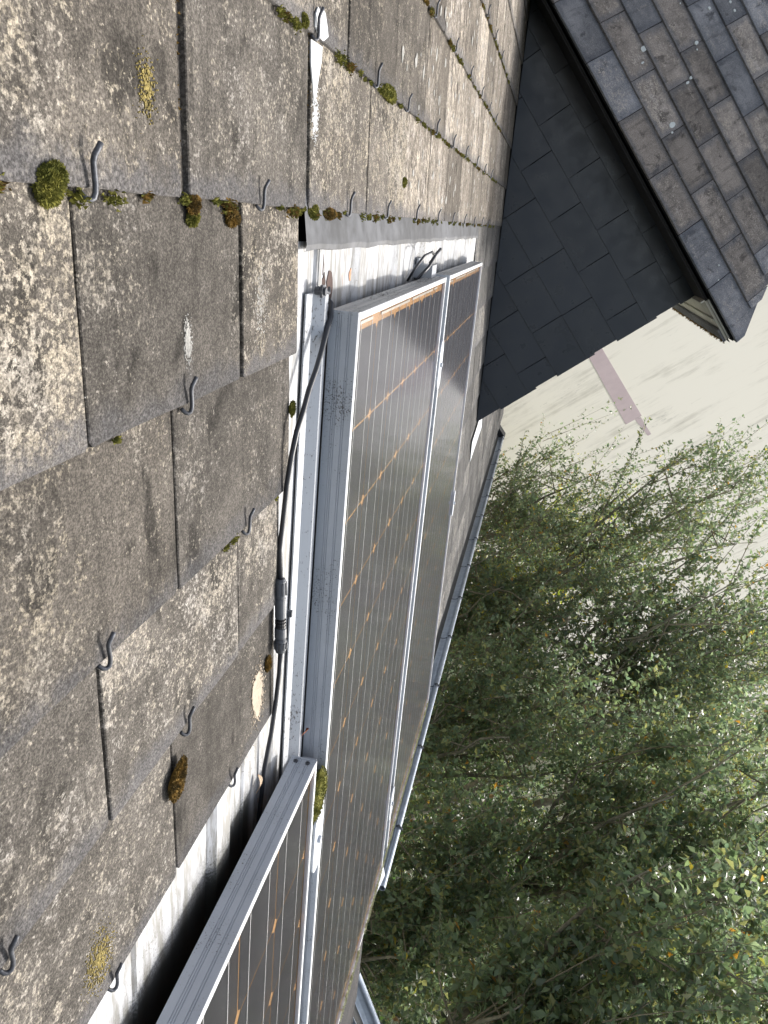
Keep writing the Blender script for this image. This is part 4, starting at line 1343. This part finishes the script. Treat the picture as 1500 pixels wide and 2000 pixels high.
def tree(label, base, cen, rad, seed, nlimb=8, nbr=9, ntw=9, nleaf=25, lsize=.042, lean=(.15, -.1), greens=GREENS, yel=0.022, nobj=0, name='tree', nshoot=22):
    r = np.random.default_rng(seed)
    pr = random.Random(seed)
    base = Vector(base); cen = np.array(cen, float); rad = np.array(rad, float)
    t = thing(name, label, 'tree', base, 'trees and shrubs beside the house')
    fork = Vector(cen) - Vector((0, 0, rad[2] * .75))
    q = MB()
    pts = []
    for k in range(6):
        p = base.lerp(fork, k / 5); pts.append(p + Vector((pr.uniform(-.06, .06), pr.uniform(-.06, .06), 0)) * (k > 0))
    q.tube(pts, [.085 - .008 * k for k in range(6)], 8)
    q.build('trunk', M_BARK, t, smooth=True)
    TA = []; TB = []; RA_ = []; RB = []; LP = []; LD = []
    fk = np.array(pts[-1])
    upv_ = np.array([lean[0], lean[1], 1.0]); upv_ /= np.linalg.norm(upv_)
    for li in range(nlimb):
        th_ = 2 * math.pi * (li + r.uniform(-.3, .3)) / nlimb
        tgt = cen + rad * np.array([math.cos(th_) * .6, math.sin(th_) * .6, r.uniform(-.15, .65)])
        if li == 0: tgt = cen + rad * np.array([0, 0, .8])
        mid = (fk + tgt) / 2 + np.array([math.cos(th_), math.sin(th_), -.2]) * rad * .16
        crv = [(1 - k) ** 2 * fk + 2 * k * (1 - k) * mid + k * k * tgt for k in np.linspace(0, 1, 7)]
        crv = [p + r.normal(0, .02, 3) for p in crv]; crv[0] = fk
        q = MB(); q.tube(crv, [.026 * (1 - .86 * k / 6) for k in range(7)], 6); q.build('limb', M_BARK, t, smooth=True)
        for bi in range(nbr):
            k = r.uniform(.15, 1); j = min(int(k * 6), 5); p0 = crv[j] + (crv[j + 1] - crv[j]) * (k * 6 - j)
            u = r.normal(0, 1, 3); u /= np.linalg.norm(u)
            tg = cen + rad * u * r.uniform(.35, 1.0) ** .6
            dd = tg - p0; ln = np.linalg.norm(dd); mx_ = .75 * rad.mean()
            if ln > mx_: dd *= mx_ / ln
            dd = dd + upv_ * .25 * np.linalg.norm(dd)
            pm = p0 + dd * .5 + r.normal(0, .04, 3); p1 = p0 + dd
            TA += [p0, pm]; TB += [pm, p1]; RA_ += [.008, .0055]; RB += [.0055, .003]
            for ti in range(ntw):
                k = r.uniform(.15, 1.0)
                a = p0 + (pm - p0) * (k * 2) if k < .5 else pm + (p1 - pm) * (k * 2 - 1)
                u = r.normal(0, 1, 3); u /= np.linalg.norm(u)
                d2 = u * .75 + upv_ * .85 + dd / (np.linalg.norm(dd) + 1e-6) * .5
                d2 /= np.linalg.norm(d2)
                lt = r.uniform(.16, .46)
                bpt = a + d2 * lt
                TA.append(a); TB.append(bpt); RA_.append(.0024); RB.append(.0011)
                nl = max(3, int(nleaf * lt / .3))
                for q_ in range(nl):
                    kk = r.uniform(.08, 1.03)
                    LP.append(a + d2 * lt * kk + r.normal(0, .008, 3)); LD.append(d2)
    for si in range(nshoot):      # long young shoots standing out of the crown
        u = r.normal(0, 1, 3); u[2] = abs(u[2]) * 1.2 + .3; u /= np.linalg.norm(u)
        a = cen + rad * u * r.uniform(.55, .9)
        d2 = upv_ + r.normal(0, .22, 3) + u * .25; d2 /= np.linalg.norm(d2)
        lt = r.uniform(.45, 1.0); bend = r.normal(0, .07, 3)
        P_0 = a
        for k in range(1, 5):
            P_1 = a + d2 * lt * k / 4 + bend * (k / 4) ** 2
            TA.append(P_0); TB.append(P_1); RA_.append(.0045 * (1.1 - k * .22)); RB.append(.0045 * (.9 - k * .2)); P_0 = P_1
        for q_ in range(int(34 * lt)):
            kk = r.uniform(.05, 1.02)
            o_ = r.normal(0, .03, 3) * (1.3 - kk)
            LP.append(a + d2 * lt * kk + bend * kk * kk + o_); LD.append(d2)
            if r.random() < .25 and kk < .8:
                d3 = d2 + r.normal(0, .6, 3); d3 /= np.linalg.norm(d3); p_ = LP[-1]
                TA.append(p_); TB.append(p_ + d3 * .12); RA_.append(.0018); RB.append(.001)
                for z_ in range(4): LP.append(p_ + d3 * .12 * r.uniform(.2, 1.05)); LD.append(d3)
    LP = np.array(LP); LD = np.array(LD)
    n = len(LP)
    Dv = LD * .5 + r.normal(0, .75, (n, 3)) + np.array([0, 0, -.15]); Dv /= np.linalg.norm(Dv, axis=1)[:, None]
    Nv = r.normal(0, .6, (n, 3)) + np.array([0.1, -.25, .8]); Nv -= Dv * (Nv * Dv).sum(1)[:, None]; Nv /= np.linalg.norm(Nv, axis=1)[:, None]
    sz = lsize * r.uniform(.55, 1.25, n)
    ti = greens[r.integers(0, len(greens), n)] * r.uniform(.8, 1.25, (n, 1))
    ym = r.random(n) < yel
    ti[ym] = YEL[r.integers(0, 3, ym.sum())]
    if nobj:
        oc = np.array([-.939, -.03, .249]); di = np.linalg.norm(LP - oc, axis=1)
        pick = np.argsort(di)[:nobj]
        keep = np.ones(n, bool); keep[pick] = False
        if not LEAFM:
            for k in range(7):
                V, F, C_ = leaf_arrays(np.zeros((1, 3)), np.array([[0, 1., 0]]), np.array([[0, 0, 1.]]), np.array([1.0]), (GREENS[k:k + 1] if k < 6 else YEL[:1]))
                LEAFM.append(fast_mesh('leaf', V, F, C_, [M_LEAF]))
        for i in pick:
            x_ = np.cross(Dv[i], Nv[i])
            M = Matrix(((x_[0] * sz[i], Dv[i][0] * sz[i], Nv[i][0] * sz[i], LP[i][0]), (x_[1] * sz[i], Dv[i][1] * sz[i], Nv[i][1] * sz[i], LP[i][1]), (x_[2] * sz[i], Dv[i][2] * sz[i], Nv[i][2] * sz[i], LP[i][2]), (0, 0, 0, 1)))
            link(bpy.data.objects.new('leaf', LEAFM[6 if pr.random() < .02 else pr.randrange(6)]), t, M)
        LP, Dv, Nv, sz, ti = LP[keep], Dv[keep], Nv[keep], sz[keep], ti[keep]
    V, F, C_ = leaf_arrays(LP, Dv, Nv, sz, ti)
    V2, F2 = tube_arrays(np.array(TA), np.array(TB), np.array(RA_), np.array(RB))
    Fa = np.concatenate([F, F2 + len(V)]); Va = np.concatenate([V, V2]); Ca = np.concatenate([C_, np.full((len(V2), 3), .1)])
    mi = np.concatenate([np.zeros(len(F)), np.ones(len(F2))])
    link(bpy.data.objects.new('crown', fast_mesh('crown', Va, Fa, Ca, [M_LEAF, M_TWIG], mi)), t)
    return t


YG = np.array([[.24, .30, .05], [.32, .34, .07], [.20, .27, .06], [.36, .33, .06]])  # sunlit foliage: its brightness is put into these yellow-green leaf colours
tree('shrub with loose upright shoots past the gutter end, before the cream wall', (7.6, -2.7, GZ), (7.45, -2.35, -1.55), (.95, .85, 1.25), 1, lsize=.038, nleaf=20)
tree('tall shrub whose shoots rise highest against the cream wall, beside the dormer roof tip', (6.9, -3.4, GZ), (6.9, -2.95, -0.55), (1.0, .85, 1.45), 2, lsize=.040, nleaf=20)
tree('dense apple-leaved tree standing closest to the middle of the gutter', (5.4, -2.7, GZ), (5.4, -2.45, -1.75), (1.0, .85, 1.2), 3, nleaf=25)
tree('broad tree at the right edge of the picture, level with the middle of the gutter', (5.2, -3.7, GZ), (5.1, -3.3, -0.75), (1.05, 1.0, 1.4), 4, nleaf=25, nlimb=9)
tree('green tree with bare grey lower limbs close behind the gutter brackets', (4.0, -2.9, GZ), (4.0, -2.6, -1.9), (.9, .75, 1.05), 5, nleaf=25, greens=GREENS * 1.2)  # lower trees: leaf greens brightened to lift the shade they stand in
tree('leafy tree at the right edge of the picture, in the lower half', (3.3, -3.9, GZ), (3.4, -3.55, -1.05), (1.0, .95, 1.3), 6, nlimb=9, nobj=150, lsize=.048, greens=GREENS * 1.15)
tree('low shrub in the shade below the open end of the long gutter', (2.9, -3.3, GZ), (2.9, -3.0, -2.5), (.8, .8, .9), 7, nleaf=25, nobj=100, lsize=.046, greens=GREENS * 1.2)
tree('shrub with the largest leaves at the bottom right corner', (2.1, -3.5, GZ), (2.1, -3.25, -1.45), (.85, .8, 1.15), 8, nlimb=9, nobj=250, lsize=.052, greens=GREENS * 1.1)
tree('yellow-green sunlit shrub glimpsed through the others before the cream wall', (8.6, -3.5, GZ), (8.55, -3.3, -2.1), (.6, .9, 1.2), 9, greens=YG, yel=.1, lsize=.045, name='yellow_shrub')
tree('dark green tree in the second row behind the lower right shrubs', (4.4, -5.8, GZ), (4.4, -5.6, -1.9), (1.5, 1.2, 1.6), 10, nlimb=10, nleaf=20, lsize=.045, greens=GREENS * 1.2)
tree('tree in the second row, farther along towards the cream wall', (6.9, -5.6, GZ), (6.9, -5.4, -1.5), (1.4, 1.2, 1.6), 11, nlimb=9, lsize=.045, nleaf=17)
tree('low shrub in the second row at the very bottom of the picture', (2.6, -5.2, GZ), (2.6, -5.0, -2.7), (1.2, 1.0, 1.1), 12, nlimb=9, lsize=.048, greens=GREENS * 1.2)

tree('tree filling the right edge of the picture, its crown just under the bare cream wall', (6.1, -4.5, GZ), (6.1, -4.15, -0.55), (1.1, 1.0, 1.35), 13, nlimb=9, lsize=.042, nleaf=22)
# ground cover under the trees
r = np.random.default_rng(44)
n = 26000
P = np.stack([r.uniform(1.0, 10.0, n), r.uniform(-10.5, -1.2, n), GZ + 0.03 + r.random(n) ** 2 * .28], 1)
Dv = r.normal(0, .6, (n, 3)) + np.array([0, 0, .5]); Dv /= np.linalg.norm(Dv, axis=1)[:, None]
Nv = r.normal(0, .4, (n, 3)) + np.array([0, 0, 1.]); Nv -= Dv * (Nv * Dv).sum(1)[:, None]; Nv /= np.linalg.norm(Nv, axis=1)[:, None]
ti = np.array([[.040, .070, .025], [.050, .085, .028], [.05, .070, .025], [.10, .068, .035]])[r.choice(4, n, p=[.4, .3, .2, .1])]
V, F, C_ = leaf_arrays(P, Dv, Nv, r.uniform(.05, .12, n), ti)
tag(link(bpy.data.objects.new('ground_cover', fast_mesh('ground_cover', V, F, C_, [M_LEAF]))), kind='stuff')
print('objects', len(bpy.data.objects))
